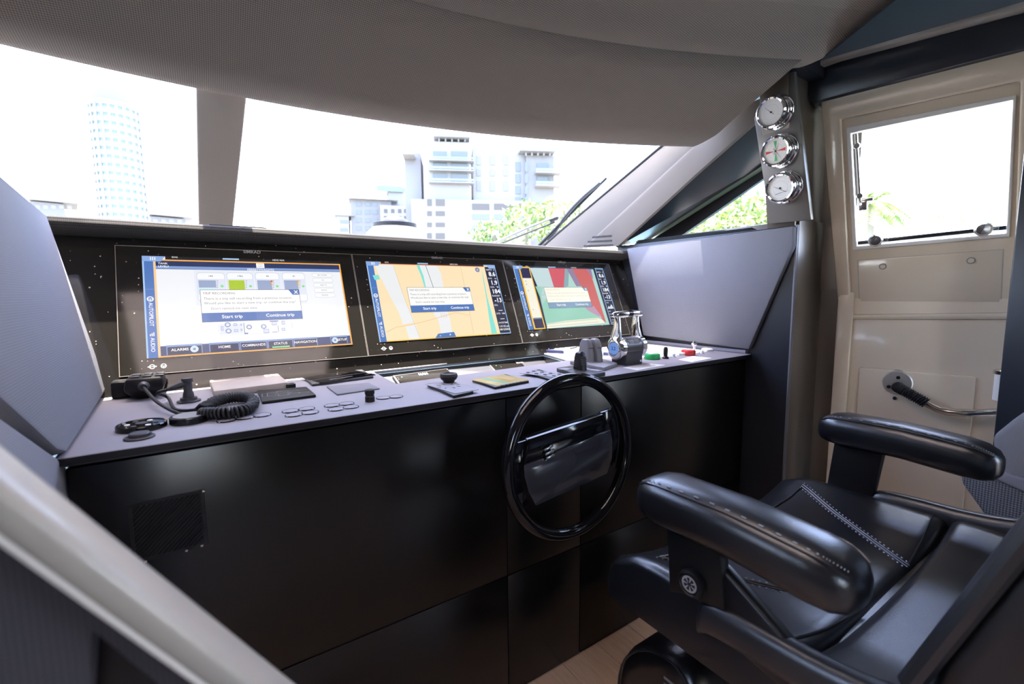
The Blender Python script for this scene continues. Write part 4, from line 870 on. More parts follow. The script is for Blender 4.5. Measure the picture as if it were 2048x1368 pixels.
# bow thruster control
t, Mx, w, h = slab('thruster_control', ((1113, 736), (1153, 729), (1211, 744), (1168, 752)), .012, PLAST2, 'dark thruster lever standing on a square plate above the wheel', 'lever')
fr = MB(); 
for x0, y0_, x1, y1 in ((.25, -.7, .75, -.2), (.25, -.15, .75, .25), (-.8, .3, -.2, .7)): fr.box((x0*w, y0_*h, 0), (x1*w, y1*h, .0012), m=TOPM, M=Mx)
fr.build('face_marks', None, t)['kind'] = 'stuff'
lc = T(1160, 739, ZT+.012); Z3 = lambda c, rings: [[V((c.x+x, c.y+y, c.z+z)) for x, y in pts] for pts, z in rings]
def rrect(a, b, n=20, e=4): return sup(0, 0, a, b, e, n)
MB().loft(Z3(lc, [(rrect(.013, .022), 0), (rrect(.012, .020), .02), (rrect(.013, .017), .038), (rrect(.011, .012), .052), (rrect(.006, .007), .056)])).build('lever', PLAST, t, smooth=True)
for k in range(4): MB().box((lc.x-.0115, lc.y-.0205+.0006*k*2.4, lc.z+.018+k*.007), (lc.x+.0115, lc.y-.016+.0006*k*2.4, lc.z+.0205+k*.007)).build('grip_rib', PLAST2, t)
MB().tube([lc+V((-.02, -.012, .008)), lc+V((-.035, -.01, .012))], .003, 8).build('lock_pin', PLAST, t, smooth=True)
# double levers on a grey base
GRYL = mat('grey_lever_plastic', (.17, .17, .19), .45)
t, Mx, w, h = slab('lever_pair', ((1140, 722), (1190, 712), (1235, 726), (1208, 735)), .012, GRYL, 'pair of grey ribbed levers on a grey base behind the thruster lever', 'lever')
for k, (x, y) in enumerate(((1172, 722), (1189, 721))):
    lc = T(x, y, ZT+.012)
    lv = MB().loft(Z3(lc, [(rrect(.015, .032), 0), (rrect(.0145, .029), .03), (rrect(.0135, .022), .062), (rrect(.012, .014), .074), (rrect(.008, .008), .077)])).build('lever', GRYL, t, smooth=True)
    for j in range(3): MB().box((lc.x-.010, lc.y-.0265+.005*j, lc.z+.046+j*.009), (lc.x+.010, lc.y-.02+.005*j, lc.z+.0485+j*.009)).build('grip_rib', PLAST2, lv)
# chrome engine throttle
c0 = T(1275, 731); th = thing('engine_throttle', c0, 'chrome twin engine throttle with a bridge handle and blue readouts', 'throttle')
a, b = T(1246, 733), T(1292, 727); wx = .062; cx, cy = (a.x+b.x)/2, (a.y+b.y)/2+.035
rc = .036; zc = ZT+.058
XM = frame(V((cx, cy, zc)), (1, 0, 0), (0, 1, 0))
MB().lathe([(rc, -.040), (rc, .040)], XM, 36).build('drum', mat('graphite_metal', (.11, .105, .105), .3, metal=.5), th, smooth=True)
MB().loft([[V((cx+s_*.04, cy+dy, z)) for s_, dy in ((-1, -.034), (1, -.034), (1, .034), (-1, .034))] for z, in ((ZT,), (zc,))]).build('foot', PLAST2, th, bevel=.003)
for k, (dx, dz, a_, b_) in enumerate(((-.012, .0, .013, .008), (.014, .0, .011, .008))):
    ang = math.radians(38); n_ = V((0, -math.cos(ang), math.sin(ang))); MB().box((-a_, -b_, -.002), (a_, b_, .0015), M=frame(V((cx+dx, cy, zc))+n_*rc, n_, (1, 0, 0))).build('key', TOPM, th, bevel=.001)
ang = math.radians(62); n_ = V((0, -math.cos(ang), math.sin(ang))); MB().box((-.025, -.008, -.002), (.025, .008, .001), M=frame(V((cx, cy, zc))+n_*rc, n_, (1, 0, 0))).build('key', PLAST2, th, bevel=.001)
MB().lathe([(.004, 0), (.004, .001), (.0001, .0015)], frame(V((cx+.03, cy-.0342, ZT+.012)), (0, -1, 0)), 12).build('badge', WHITE, th)
for s_ in (-1, 1):
    e = MB().lathe([(rc+.001, .041*s_), (rc+.004, .043*s_), (rc+.004, .058*s_), (rc-.004, .066*s_), (rc-.012, .068*s_), (rc-.013, .066*s_), (.0001, .066*s_)], XM, 36).build('end_drum', CHROME, th, smooth=True)
    if s_ < 0:
        MB().lathe([(.0205, .0662*s_), (.0205, .0672*s_), (.0001, .0672*s_)], XM, 28).build('blue_readout', px(120, 160, 235, .75), e)
        p_ = MB(); text(p_, '2.2', frame(V((cx-.0676, cy, zc)), (-1, 0, 0), (0, -1, 0)), .016, px(20, 40, 110), bold=.02); p_.build('readout_lettering', None, e)['kind'] = 'stuff'
    xs_ = cx+s_*.052
    ar = MB().loft([[V((xs_-s_*i_+x, cy+.004+y, z)) for x, y in rrect(a_, b_, 16, 2.6)] for z, i_, a_, b_ in ((zc+.018, 0, .011, .030), (zc+.040, .002, .009, .022), (zc+.070, .006, .0075, .016), (zc+.098, .006, .007, .013), (zc+.112, .004, .007, .012))]).build('side_arm', CHROME, th, smooth=True)
hz = zc+.114
MB().tube([V((cx-.074, cy, hz-.001)), V((cx-.068, cy, hz)), V((cx-.05, cy, hz+.001)), V((cx-.004, cy, hz+.002))], [.004, .0085, .011, .0115], 14).build('bridge_handle', CHROME, th, smooth=True)
MB().tube([V((cx+.018, cy, hz+.002)), V((cx+.05, cy, hz+.001)), V((cx+.068, cy, hz)), V((cx+.074, cy, hz-.001))], [.0115, .011, .0085, .004], 14).build('bridge_handle', CHROME, th, smooth=True)
MB().tube([V((cx-.004, cy, hz+.002)), V((cx+.018, cy, hz+.002))], .0118, 14).build('handle_split', GLOSS, th, smooth=True)
# white manual / chart folder
t, Mx, w, h = slab('chart_folder', ((1083, 693), (1104, 687), (1212, 700), (1196, 712)), .014, WHITE, 'white folder with dark blue edges lying behind the levers', 'folder')
MB().box((-w, -h, -.0145), (w, h, -.002), M=Mx @ Matrix.Scale(1.004, 4)).build('blue_cover', mat('navy_card', (.05, .06, .16), .5), t)
pn = MB().tube([Mx @ V((-w*.45, .0, .004)), Mx @ V((w*.35, -.012, .004))], .003, 8).build('pen', PLAST, None, origin=Mx @ V((0, 0, .004)), smooth=True); tag(pn, 'thin dark pen lying on the white folder', 'pen')
# print labels stuck to the worktop
for k, (pts, lab) in enumerate(((((1246, 735), (1301, 727), (1332, 730), (1274, 740)), 'white printed sticker on the worktop in front of the throttle'), (((1357, 719), (1385, 712), (1424, 716), (1384, 724)), 'white printed sticker in front of the red switch cap'))):
    t, Mx, w, h = slab('worktop_sticker', pts, .0012, WHITE, lab, 'sticker', bv=0)
    p_ = MB()
    for j in range(4): p_.add([Mx @ V((x*w, (.6-.38*j+y)*h, .0003)) for x, y in ((-.8, -.06), (.75-.2*(j % 2), -.06), (.75-.2*(j % 2), .06), (-.8, .06))], [(0, 1, 2, 3)], GREYP if j else RED)
    p_.build('printed_lines', None, t)['kind'] = 'stuff'
# green and red caps, switches and buttons
def cap(nm, x0, x1, yb, hgt, m, lab, cat, ry=.022, par=None):
    a, b = T(x0, yb), T(x1, yb); c = (a+b)/2; c.y += ry*.6; rx = (b-a).length/2*.94
    t = thing(nm, c, lab, cat)
    MB().loft([[V((c.x+x, c.y+y, ZT+z)) for x, y in sup(0, 0, rx*k, ry*k, 2.5, 28)] for z, k in ((0, .96), (.003, 1), (hgt-.003, 1), (hgt, .93))]).build('cap_body', m, t, smooth=True, sharp=50); return t, c, rx
t, c, r = cap('safety_cap', 1294, 1328, 719, .020, GREEN, 'oval green switch cap beside the throttle', 'cap', .026)
MB().box((c.x-r*.5, c.y-.008, ZT+.0195), (c.x+r*.5, c.y+.008, ZT+.0212)).build('top_label', WHITE, t)
t2, c2_, r2 = cap('safety_cap', 1370, 1397, 711, .020, RED, 'oval red switch cap near the right end of the worktop', 'cap', .026)
MB().box((c2_.x-r2*.5, c2_.y-.008, ZT+.0195), (c2_.x+r2*.5, c2_.y+.008, ZT+.0212)).build('top_label', mat('pale_red_print', (.8, .35, .33), .5), t2)
p = T(1331, 717); t = thing('toggle_switch', p, 'black toggle switch standing beside the green cap', 'switch')
MB().lathe([(.012, 0), (.012, .005), (.008, .008), (.0001, .008)], frame(p, (0, 0, 1)), 18).build('toggle_base', PLAST, t, smooth=True)
MB().loft(Z3(p, [(rrect(.006, .006), .006), (rrect(.0075, .0065), .02), (rrect(.008, .006), .036), (rrect(.005, .004), .043)])).build('toggle_lever', PLAST, t, smooth=True)
p = T(1388, 703); t = thing('chrome_key', p+V((0, 0, .02)), 'chrome ball key standing above the red cap', 'key')
MB().lathe([(.004, 0), (.004, .022), (.0095, .026), (.0115, .035), (.0095, .044), (.0001, .048)], frame(V((p.x, p.y, ZT)), (0, 0, 1)), 20).build('key_ball', CHROME, t, smooth=True)
for x0, x1, y, lab in ((1349, 1372, 710.5, 'white oval push button left of the red cap'), (1402, 1427, 703, 'white oval push button right of the red cap')):
    a, b = T(x0, y), T(x1, y); c = (a+b)/2; rx = (b-a).length/2; t = thing('push_button', c, lab, 'button')
    MB().lathe([(rx, 0), (rx, .004), (rx*.9, .006)], frame(c, (0, 0, 1)), 24).build('bezel_ring', CHROME, t, smooth=True)
    MB().lathe([(rx*.92, .004), (rx*.9, .010), (rx*.8, .012), (.0001, .012)], frame(c, (0, 0, 1)), 24).build('button_cap', WHITE, t, smooth=True)
for x, y, lab in ((1347, 715, 'small clear domed lamp between the black toggle and the white button'), (1404, 708, 'small clear domed lamp at the right side of the red cap')):
    p = T(x, y); t = thing('indicator_lamp', p, lab, 'lamp')
    MB().lathe([(.0115, 0), (.0115, .002), (.008, .003)], frame(p, (0, 0, 1)), 20).build('lamp_ring', CHROME, t, smooth=True)
    MB().lathe([(.007, .002), (.007, .010), (.005, .014), (.0001, .016)], frame(p, (0, 0, 1)), 16).build('lens', mat('clear_lens', (.75, .77, .8), .1, spec=.8), t, smooth=True)
# ------------------------------------------------------------------ helm seat
SX0, SX1 = .655, 1.345; SXC = 1.0
st = thing('helm_chair', (SXC, .3, 0), 'black leather helm seat with two padded armrests facing the console', 'seat')
def armrest(xc, nm):
    secs = []
    for y, k, dz in ((.535, .05, -.004), (.532, .45, -.003), (.522, .72, -.002), (.505, .90, 0), (.48, 1, 0), (.36, 1, 0), (.25, 1, 0), (.222, .92, 0), (.205, .74, 0), (.196, .45, 0), (.193, .05, 0)):
        t = (y-.193)/.342; zc = .752+.009*t
        secs.append([V((xc+x, y, zc+z+dz+.01*math.sin(t*math.pi))) for x, z in sup(0, 0, .051*max(k, .05), .041*max(k, .05), 2.9, 32)])
    a = MB().loft(secs).build('armrest', LEATH, st, smooth=True, sharp=60)
    for ang in (140, 40):
        c, s_ = math.cos(math.radians(ang)), math.sin(math.radians(ang)); pts = []
        for sec in secs[2:-2]:
            k = int(ang/360*32); pts.append(sec[k]+V((c*.0004, 0, s_*.0004)))
        MB().tube(catmull(pts, 4), .0016, 6).build('piping', LEATH2, a, smooth=True)
        off = -1 if ang > 90 else 1
        sp = catmull([p+V((-off*.006, 0, .0035)) for p in pts], 10)
        b = MB()
        for i in range(0, len(sp)-2, 2): b.tube([sp[i], sp[i]*.45+sp[i+1]*.55], .0013, 4)
        b.build('stitching', THREAD, a)['kind'] = 'stuff'
    return a
armrest(.650, 'near'); armrest(1.352, 'far')
q = [ax_(x, y, .632) for x, y in ((1331, 1062), (1437, 1108), (1449, 1224), (1361, 1187), (1339, 1184))]
mt = MB().prism([p+V((0, 0, .02)) if i < 2 else p for i, p in enumerate(q)], (.022, 0, 0)).build('armrest_bracket', PLAST, st, bevel=.003)
kc = ax_(1388, 1163, .632); KM = frame(kc, (-1, 0, 0), (0, 1, 0))
kn = MB().lathe([(.0215, 0), (.0225, .006), (.0215, .012), (.018, .014), (.017, .0125), (.0001, .0125)], KM, 32).build('tilt_knob', PLAST, mt, smooth=True)
MB().lathe([(.0135, .0126), (.0135, .0132), (.0115, .0134), (.0001, .0134)], KM, 24).build('knob_face', PLAST2, kn) if False else None
em = MB(); ringmesh(em, KM, .0105, .0135, .0129, GREYP)
for k in range(7):
    a = k*2*math.pi/7; u, w = V((math.cos(a), math.sin(a), 0)), V((-math.sin(a), math.cos(a), 0))
    em.add([KM @ (u*.003-w*.0006+V((0, 0, .0129))), KM @ (u*.0105-w*.0016+V((0, 0, .0129))), KM @ (u*.0105+w*.0016+V((0, 0, .0129))), KM @ (u*.003+w*.0006+V((0, 0, .0129)))], [(0, 1, 2, 3)], GREYP)
em.build('knob_emblem', None, mt)['kind'] = 'stuff'
q = [ax_(x, y, 1.335) for x, y in ((1669, 880), (1768, 900), (1737, 1032), (1650, 990))]
MB().prism(q, (.022, 0, 0)).build('armrest_bracket', PLAST, st, bevel=.003)
# cushions
def zs(u, y):
    e = max(0, abs(u)-.62)/.38; z = .590+.030*e**1.2
    f = max(0, (y-.50)/.13); z -= .045*f**3
    z -= .008*(1-min(1, abs(u)/.6)**2)
    return z
US = [-1, -.985, -.95, -.9, -.82, -.74, -.66, -.58, -.45, -.3, -.15, 0, .15, .3, .45, .58, .66, .74, .82, .9, .95, .985, 1]
def cushion(nm, y0, y1, zb, dz=0, round_back=.02):
    ys = [y0, y0+.004, y0+.012, y0+.03]+[y0+.03+(y1-y0-.05)*k/7 for k in range(1, 8)]+[y1-.012, y1-.004, y1]
    rows = []
    for y in ys:
        row = []; ed = min(y-y0, y1-y); ry_ = (1-max(0, 1-ed/.02)**2)**.5 if ed < .02 else 1
        for u in US:
            ex = (1-abs(u))*.345; rx_ = (1-max(0, 1-ex/.02)**2)**.5 if ex < .02 else 1
            z = zs(u, y)+dz-.02*(1-min(rx_, 1))-.02*(1-ry_)
            row.append(V((SXC+u*.345, y, z)))
        rows.append([V((row[0].x, y, zb))]+row+[V((row[-1].x, y, zb))])
    return MB().loft(rows, caps=True, closed=True).build(nm, LEATH, st, smooth=True, sharp=70)
cu = cushion('seat_cushion', .268, .628, .50)
cb = cushion('rear_cushion', .10, .262, .50, dz=.006)
def on(u, y, o=.001): return V((SXC+u*.345, y, zs(u, y)+o))
for sg in (-1, 1):
    A, B = (.84*sg, .545), (.30*sg, .27)
    for d in (-.012, .012):
        MB().tube([on(A[0]+(B[0]-A[0])*t/14+d, A[1]+(B[1]-A[1])*t/14) for t in range(15)], .0017, 6).build('seam', LEATH2, cu, smooth=True)
    b = MB()
    for d in (-.035, .035):
        pp = [on(A[0]+(B[0]-A[0])*t/60+d, A[1]+(B[1]-A[1])*t/60, .0012) for t in range(61)]
        for i in range(0, 60, 2): b.tube([pp[i], pp[i]*.4+pp[i+1]*.6], .0013, 4)
    b.build('stitching', THREAD, cu)['kind'] = 'stuff'
    MB().tube([on(B[0]+(.98*sg-B[0])*t/8, .272+.02*t/8) for t in range(9)], .0017, 6).build('seam', LEATH2, cu, smooth=True)
MB().tube([on(-.84+1.68*t/20, .545) for t in range(21)], .0017, 6).build('seam', LEATH2, cu, smooth=True)
MB().tube([V((SXC+math.copysign(1, k-.5)*.0, 0, 0)) for k in (0, 1)], .001).build('seam', LEATH2, cu) if False else None
# side bolsters, under shell, backrest
for sg in (-1, 1):
    x = SXC+sg*.352
    pp = [V((x, y, z)) for y, z in ((.415, .575), (.40, .598), (.34, .606), (.24, .610), (.16, .625), (.10, .66))]
    MB().loft([[p+V((a, 0, b)) for a, b in sup(0, 0, .020*k, .030*k, 2.4, 20)] for p, k in zip(catmull(pp, 5), [.3, .6, .8, .92, 1]+[1]*21)]).build('side_bolster', LEATH2, st, smooth=True, sharp=60)
fr = [ax_(x, y, .66) for x, y in ((1284, 1160), (1286, 1182), (1290, 1203), (1299, 1228), (1345, 1266), (1400, 1314), (1470, 1372))]
prof = [(p.y, p.z) for p in fr]+[(.20, .33), (.06, .36), (.03, .56), (.2, .575), (.42, .565)]
MB().prism([V((.665, y, z)) for y, z in prof], (.67, 0, 0)).build('under_shell', LEATH, st, bevel=.018, segs=4)
sk = [ax_(x, y, .648) for x, y in ((1448, 1128), (1452, 1226), (1480, 1300), (1560, 1368))]
prof = [(p.y, p.z) for p in sk]+[(.10, .42), (.07, .60), (.2, .59)]
for x in (.640, 1.335): MB().prism([V((x, y, z if x < 1 else min(z, .57))) for y, z in prof], (.025, 0, 0)).build('side_skirt', LEATH, st, bevel=.008, segs=3)
b0, b1 = ax_(1840, 1290, .652), ax_(2040, 1030, .652)
dr_ = (b1-b0).normalized(); nb = V((0, -dr_.z, dr_.y)); nb = nb if nb.y < 0 else -nb
secs = []
for t, k in ((-.06, .5), (-.05, .9), (0, 1), (.12, 1.), (.25, 1), (.45, 1), (.6, .98), (.66, .9), (.68, .5)):
    c = b0+dr_*t; secs.append([V((SXC+a, c.y, c.z))+nb*(.055-b) for a, b in sup(0, 0, .350*(.9+.1*k), .055*k, 5, 48)])
bkr = MB().loft(secs).build('backrest', LEATH, st, smooth=True, sharp=60)
lp = [b0+dr_*t+V((-.003, 0, 0))+nb*.012 for t in (-.05, .1, .3, .6)]
MB().tube([p+V((0, 0, 0)) for p in lp], .012, 10).build('edge_roll', LEATH2, bkr, smooth=True)
# pedestal with leather footrest
pc = V((1.0, .30, 0))
MB().lathe([(.14, 0), (.14, .012), (.07, .03), (.055, .05), (.055, .40)], frame(pc, (0, 0, 1)), 28).build('pedestal', CHROME, st, smooth=True)
fp = [az_(x, y, 0) for x, y in ((1232, 1368),)]
f0 = ax_(1300, 1214, .80); f1 = ax_(1240, 1290, .80)
rows = []
for x, k in ((.775, .0), (.776, .75), (.782, .93), (.80, 1), (1.2, 1), (1.218, .93), (1.224, .75), (1.225, 0)):
    yc, zc, ry_, rz_ = .56, .17, .155, .175
    rows.append([V((x, yc+ry_*max(k, .02)*math.cos(a*math.pi/18)*(1.0 if math.cos(a*math.pi/18) > 0 else .5), zc+rz_*max(k, .02)*math.sin(a*math.pi/18))) for a in range(36)])
ft = MB().loft(rows).build('footrest', LEATH, st, smooth=True, sharp=60)
for k in (.93,):
    MB().tube([V((.779, .56+.155*k*1.02*math.cos(a*math.pi/18)*(1.0 if math.cos(a*math.pi/18) > 0 else .5), .17+.175*k*1.02*math.sin(a*math.pi/18))) for a in range(36)], .0032, 8, closed=True).build('piping', LEATH2, ft, smooth=True)
b = MB()
for k in range(13):
    z = .29-.016*k
    if k in (7, 8): continue
    b.box((.7735, .545, z), (.7755, .575, z+.006))
b.build('embroidered_bars', GREYP, ft)['kind'] = 'stuff'
MB().tube([V((.9, .35, .12)), V((.86, .42, .16)), V((.86, .47, .16))], .012, 10).build('footrest_bracket', CHROME, st, smooth=True)
# ------------------------------------------------------------------ second seat at the door
X2 = 1.72
def X2p(x, y, v=X2): return ax_(x, y, v)
s2 = thing('companion_chair', (X2+.08, .12, 0), 'grey mesh padded seat with a black buckle strap by the cream door', 'seat')
q = [X2p(x, y) for x, y in ((1985, 873), (2033, 834), (2075, 826), (2110, 990), (2040, 975), (1990, 950))]
MB().prism(q, (.13, 0, 0)).build('upper_pad', weave('grey_seat_fabric', (.20, .20, .215), .004, .25, .3, axes='yz'), s2, bevel=.012, segs=3)
q = [X2p(x, y, X2-.012) for x, y in ((1985, 935), (2045, 958), (2110, 985), (2110, 1015), (2045, 985), (1975, 953))]
MB().prism(q, (.05, 0, 0)).build('roll_edge', WING, s2, bevel=.008, segs=3)
q = [X2p(x, y, X2-.004) for x, y in ((1921, 953), (1978, 944), (2046, 975), (2110, 1005), (2110, 1180), (2015, 1085), (1999, 1066), (1974, 1038), (1940, 990), (1924, 968))]
MB().prism(q, (.12, 0, 0)).build('lower_pad', MESHF, s2, bevel=.008, segs=3)
q = [X2p(x, y, X2-.010) for x, y in ((1950, 1068), (1979, 1046), (2004, 1066), (1997, 1085), (1966, 1090))]
bs = MB().prism(q, (.012, 0, 0)).build('buckle_strap', RUBBER, s2, bevel=.002)
q = [X2p(x, y, X2-.014) for x, y in ((1983, 1062), (2002, 1068), (2000, 1078), (1978, 1072))]
MB().prism(q, (.004, 0, 0)).build('buckle', STEEL, bs, bevel=.001)
q = [X2p(x, y, X2+.004) for x, y in ((1964, 1091), (1976, 1082), (2004, 1092), (2006, 1120), (1985, 1118))]
MB().prism(q, (.012, 0, 0)).build('pale_webbing', mat('pale_green_cloth', (.30, .38, .36), .8), s2, bevel=.002)
MB().box((X2+.02, -.2, 0), (X2+.12, .14, .55)).build('seat_base', NAVY, s2)
# ------------------------------------------------------------------ sloping balustrade close to the lens
YB = .30
def B_(x, y, v=YB): return ay_(x, y, v)
bl = thing('stair_balustrade', B_(300, 1250), 'sloping grey upholstered balustrade with a blurred ivory cap in the near corner', 'balustrade')
a, b = B_(-260, 777), B_(640, 1468)
ax1 = (b-a).normalized(); up = V((0, 1, 0)).cross(ax1); up = up if up.z > 0 else -up
hw = .0088
secs = []
for p in (a, b):
    c = p
    secs.append([c+up*u+V((0, w, 0)) for u, w in sup(0, .0, hw, .018, 3.2, 24)])
MB().loft(secs).build('cap_rail', CAPM, bl, smooth=True, sharp=60)
lip = [a-up*(hw*.86)+V((0, -.012, 0)), b-up*(hw*.86)+V((0, -.012, 0))]
MB().tube(lip, .0035, 10).build('cap_highlight', GELW, bl, smooth=True)  # white bead stands in for the highlight along the cap's lower edge
q = [p-up*hw*.8 for p in (a, b)]
dn_ = V((0, 0, -1))
w = [q[0]+V((0, .004, 0)), q[1]+V((0, .004, 0)), B_(470, 1500, YB+.004), B_(310, 1368, YB+.004), B_(186, 1266, YB+.004), B_(178, 1420, YB+.004), B_(165, 1600, YB+.004), B_(-260, 1600, YB+.004)]
MB().prism(w, (0, .022, 0)).build('upholstered_side', weave('charcoal_fabric', (.055, .052, .062), .004, .2, .3, axes='xz'), bl, bevel=.002)
wk = [B_(170, 1230, YB+.03), B_(520, 1450, YB+.03), B_(520, 1600, YB+.03), B_(165, 1600, YB+.03)]
MB().prism(wk, (0, .006, 0)).build('inner_panel', FRONT, bl)
# ------------------------------------------------------------------ outside the windscreen
wp = thing('windscreen_wiper', ay_(1090, 480, 2.25), 'long black windscreen wiper raised across the glass', 'wiper')
def gl(x, y, off=.03):  # a point on the outside of the raked glass
    n = nrm((0, .463, .62)); return apl(x, y, V((1.0, 1.62, 1.725))+V(n)*off, n)
def wq(x, y): return ay_(x, y, 2.22-.0)
WPL = nrm((.35, .80, .50)); WP0 = ay_(1085, 487, 2.30)
def wv(x, y): return apl(x, y, WP0, WPL)
MB().tube([wv(1078, 492), wv(1140, 428), wv(1213, 356)], [.012, .010, .007], 8).build('blade', RUBBER, wp, smooth=True)
MB().tube(catmull([wv(1095, 486), wv(1118, 452), wv(1135, 428), wv(1165, 396), wv(1200, 366)], 6), .011, 8).build('blade_frame', PLAST2, wp, smooth=True)
MB().tube([wv(985, 488), wv(1050, 458), wv(1105, 436), wv(1118, 434)], .0075, 8).build('arm', mat('grey_arm', (.3, .3, .31), .4, metal=.4), wp, smooth=True)
MB().tube([wv(1000, 488), wv(1060, 464), wv(1110, 444)], .005, 8).build('arm', PLAST2, wp, smooth=True)
MB().box((-.02, -.012, -.012), (.035, .012, .012), M=frame(wv(1105, 439), WPL, wv(1130, 426)-wv(1090, 444))).build('arm_joint', PLAST2, wp, bevel=.004)
dc = ay_(790, 470, 3.2); dm = thing('searchlight', dc, 'domed searchlight on the foredeck seen over the dash', 'lamp')
k = 3.2*1.0/FPX*1.18
DMX = frame(V((dc.x, dc.y, dc.z-.12)), (0, 0, 1))
MB().lathe([(.14, -.34), (.15, -.12), (.235, -.08), (.225, .06), (.19, .13), (.155, .165), (.15, .17)], DMX, 40).build('housing', mat('silver_lacquer', (.2, .19, .185), .3, metal=.5), dm, smooth=True)
MB().lathe([(.150, .165), (.152, .17), (.152, .195), (.145, .198)], DMX, 40).build('dark_band', GASK, dm, smooth=True)
MB().lathe([(.10, .197), (.098, .205), (.085, .225), (.05, .242), (.0001, .248)], DMX, 32).build('cap', PLAST2, dm, smooth=True)
# buildings across the water
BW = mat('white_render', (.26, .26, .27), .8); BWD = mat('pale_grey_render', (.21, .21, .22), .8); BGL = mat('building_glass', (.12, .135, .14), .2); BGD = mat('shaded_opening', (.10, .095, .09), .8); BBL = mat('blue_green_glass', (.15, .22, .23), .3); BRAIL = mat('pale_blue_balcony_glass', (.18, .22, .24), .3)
def facade(cx, cy, dist):
    n = ray(cx, cy); n = np.array([n[0], n[1], 0]); n = n/np.linalg.norm(n); p0 = EYE+n*dist; rt = V((n[1], -n[0], 0)); nv = V(n)
    def F(x, y, off=0.): return apl(x, y, V(p0)-nv*off, n)
    def blk(par, nm, x0, y0, x1, y1, m, off=0., dep=12., low=None):
        a, b = F(x0, y0, off), F(x1, y1, off); z1 = a.z; z0 = b.z if low is None else low
        xa, xb = (a-V(p0)).dot(rt), (b-V(p0)).dot(rt); o = V((p0[0], p0[1], 0))-nv*off
        MBx = Matrix((rt, nv, V((0, 0, 1)))).transposed().to_4x4(); MBx.translation = o
        return MB().box((min(xa, xb), 0, z0), (max(xa, xb), dep, z1), M=MBx).build(nm, m, par)
    return F, blk
F, blk = facade(900, 430, 110)
bd = thing('apartment_building', F(900, 590), 'white stepped apartment block with lantern roofs beyond the windscreen', 'building')
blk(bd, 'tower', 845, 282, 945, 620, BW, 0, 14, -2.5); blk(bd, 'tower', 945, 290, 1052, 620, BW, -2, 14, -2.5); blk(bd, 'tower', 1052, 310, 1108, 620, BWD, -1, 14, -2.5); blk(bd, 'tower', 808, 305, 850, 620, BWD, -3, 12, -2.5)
blk(bd, 'podium', 822, 398, 1062, 620, BW, 2.5, 10, -2.5)
for x0, y0, x1, y1 in ((866, 268, 940, 275), (1040, 296, 1112, 303), (804, 303, 828, 309)): blk(bd, 'roof_slab', x0, y0, x1, y1, BWD, 1.2, 14)
for x0, y0, x1, y1 in ((878, 275, 930, 283), (1052, 303, 1100, 311)):
    blk(bd, 'lantern', x0, y0, x1, y1, BGD, -1, 8)
    for k in range(5): blk(bd, 'lantern_post', x0+(x1-x0)*k/4.0-1.5, y0, x0+(x1-x0)*k/4.0+1.5, y1, BW, .2, .5)
for y in (318, 338, 362): 
    s_ = blk(bd, 'balcony', 858, y, 948, y+4, BW, 1.6, 3); blk(bd, 'balcony_rail', 858, y-6, 948, y, BRAIL, 1.6, .1)
    blk(bd, 'window', 866, y-16, 894, y-3, BGL, .12, .2); blk(bd, 'window', 902, y-16, 935, y-3, BGL, .12, .2)
blk(bd, 'window', 902, 352, 934, 366, BGL, .15, .2)
for y in (342, 368): blk(bd, 'balcony', 1072, y, 1124, y+4, BW, 1.2, 3); blk(bd, 'balcony_rail', 1072, y-6, 1124, y, BRAIL, 1.2, .1); blk(bd, 'window', 1074, y-16, 1096, y-3, BGL, -.8, .2)
for x0, x1 in ((1031, 1041), (1050, 1056)):
    for y0, y1 in ((324, 343), (348, 366), (372, 388), (394, 402)): blk(bd, 'window', x0, y0, x1, y1, BGL, 0 if x0 > 1045 else -1.8, .2)
for x0, x1 in ((953, 962), (980, 990), (1006, 1016)):
    for y0, y1 in ((312, 330), (338, 352), (362, 382)): blk(bd, 'window', x0, y0, x1, y1, BWD, -1.85, .2)
for y0, y1 in ((398, 412), (422, 432), (445, 454), (466, 478)):
    for x0, x1 in ((854, 864), (871, 890)): blk(bd, 'parking_opening', x0, y0, x1, y1, BGD, 2.62, .2)
for y0, y1 in ((407, 420), (428, 440), (450, 462)):
    for x0, x1 in ((944, 979), (988, 1022), (1030, 1056)): blk(bd, 'parking_opening', x0, y0, x1, y1, BGD if y0 < 420 else BGL, 2.62, .2)
F2, blk2 = facade(740, 440, 150)
b2 = thing('apartment_building', F2(740, 590), 'low white apartment wing stepping down left of the tall block', 'building')
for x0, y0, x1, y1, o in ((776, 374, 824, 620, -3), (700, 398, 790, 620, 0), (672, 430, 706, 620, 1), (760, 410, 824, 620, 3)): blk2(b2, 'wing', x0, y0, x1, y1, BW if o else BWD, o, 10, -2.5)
blk2(b2, 'glass_lantern', 752, 370, 806, 384, BBL, -2, 8)
for x0, y0, x1 in ((696, 396, 796), (668, 428, 708)): blk2(b2, 'roof_slab', x0, y0, x1, y0+4, BWD, 1.5, 10)
for y in (404, 420, 436, 452):
    for x in (712, 730, 744): blk2(b2, 'window', x, y, x+11, y+9, BGL, .12, .2)
for y in (440, 456): blk2(b2, 'window', 680, y, 696, y+7, BGL, 1.12, .2)
for y in (418, 432, 446, 460):
    for x in (768, 782, 796, 808): blk2(b2, 'window', x, y, x+7, y+8, BGD, 3.12, .2)
F3, blk3 = facade(235, 330, 130)
tw = thing('glass_tower', F3(235, 590), 'curved pale glass high rise seen left of the windscreen mullion', 'building')
p = F3(236, 300); rt_ = (F3(288, 440)-F3(184, 440)).length/2
zt, zb = F3(225, 214).z, -2.5
TM = frame(V((p.x, p.y, 0)), (0, 0, 1))
MB().lathe([(rt_*.97, zb), (rt_*.97, zt)], TM, 40).build('glass_core', BBL, tw, smooth=True)
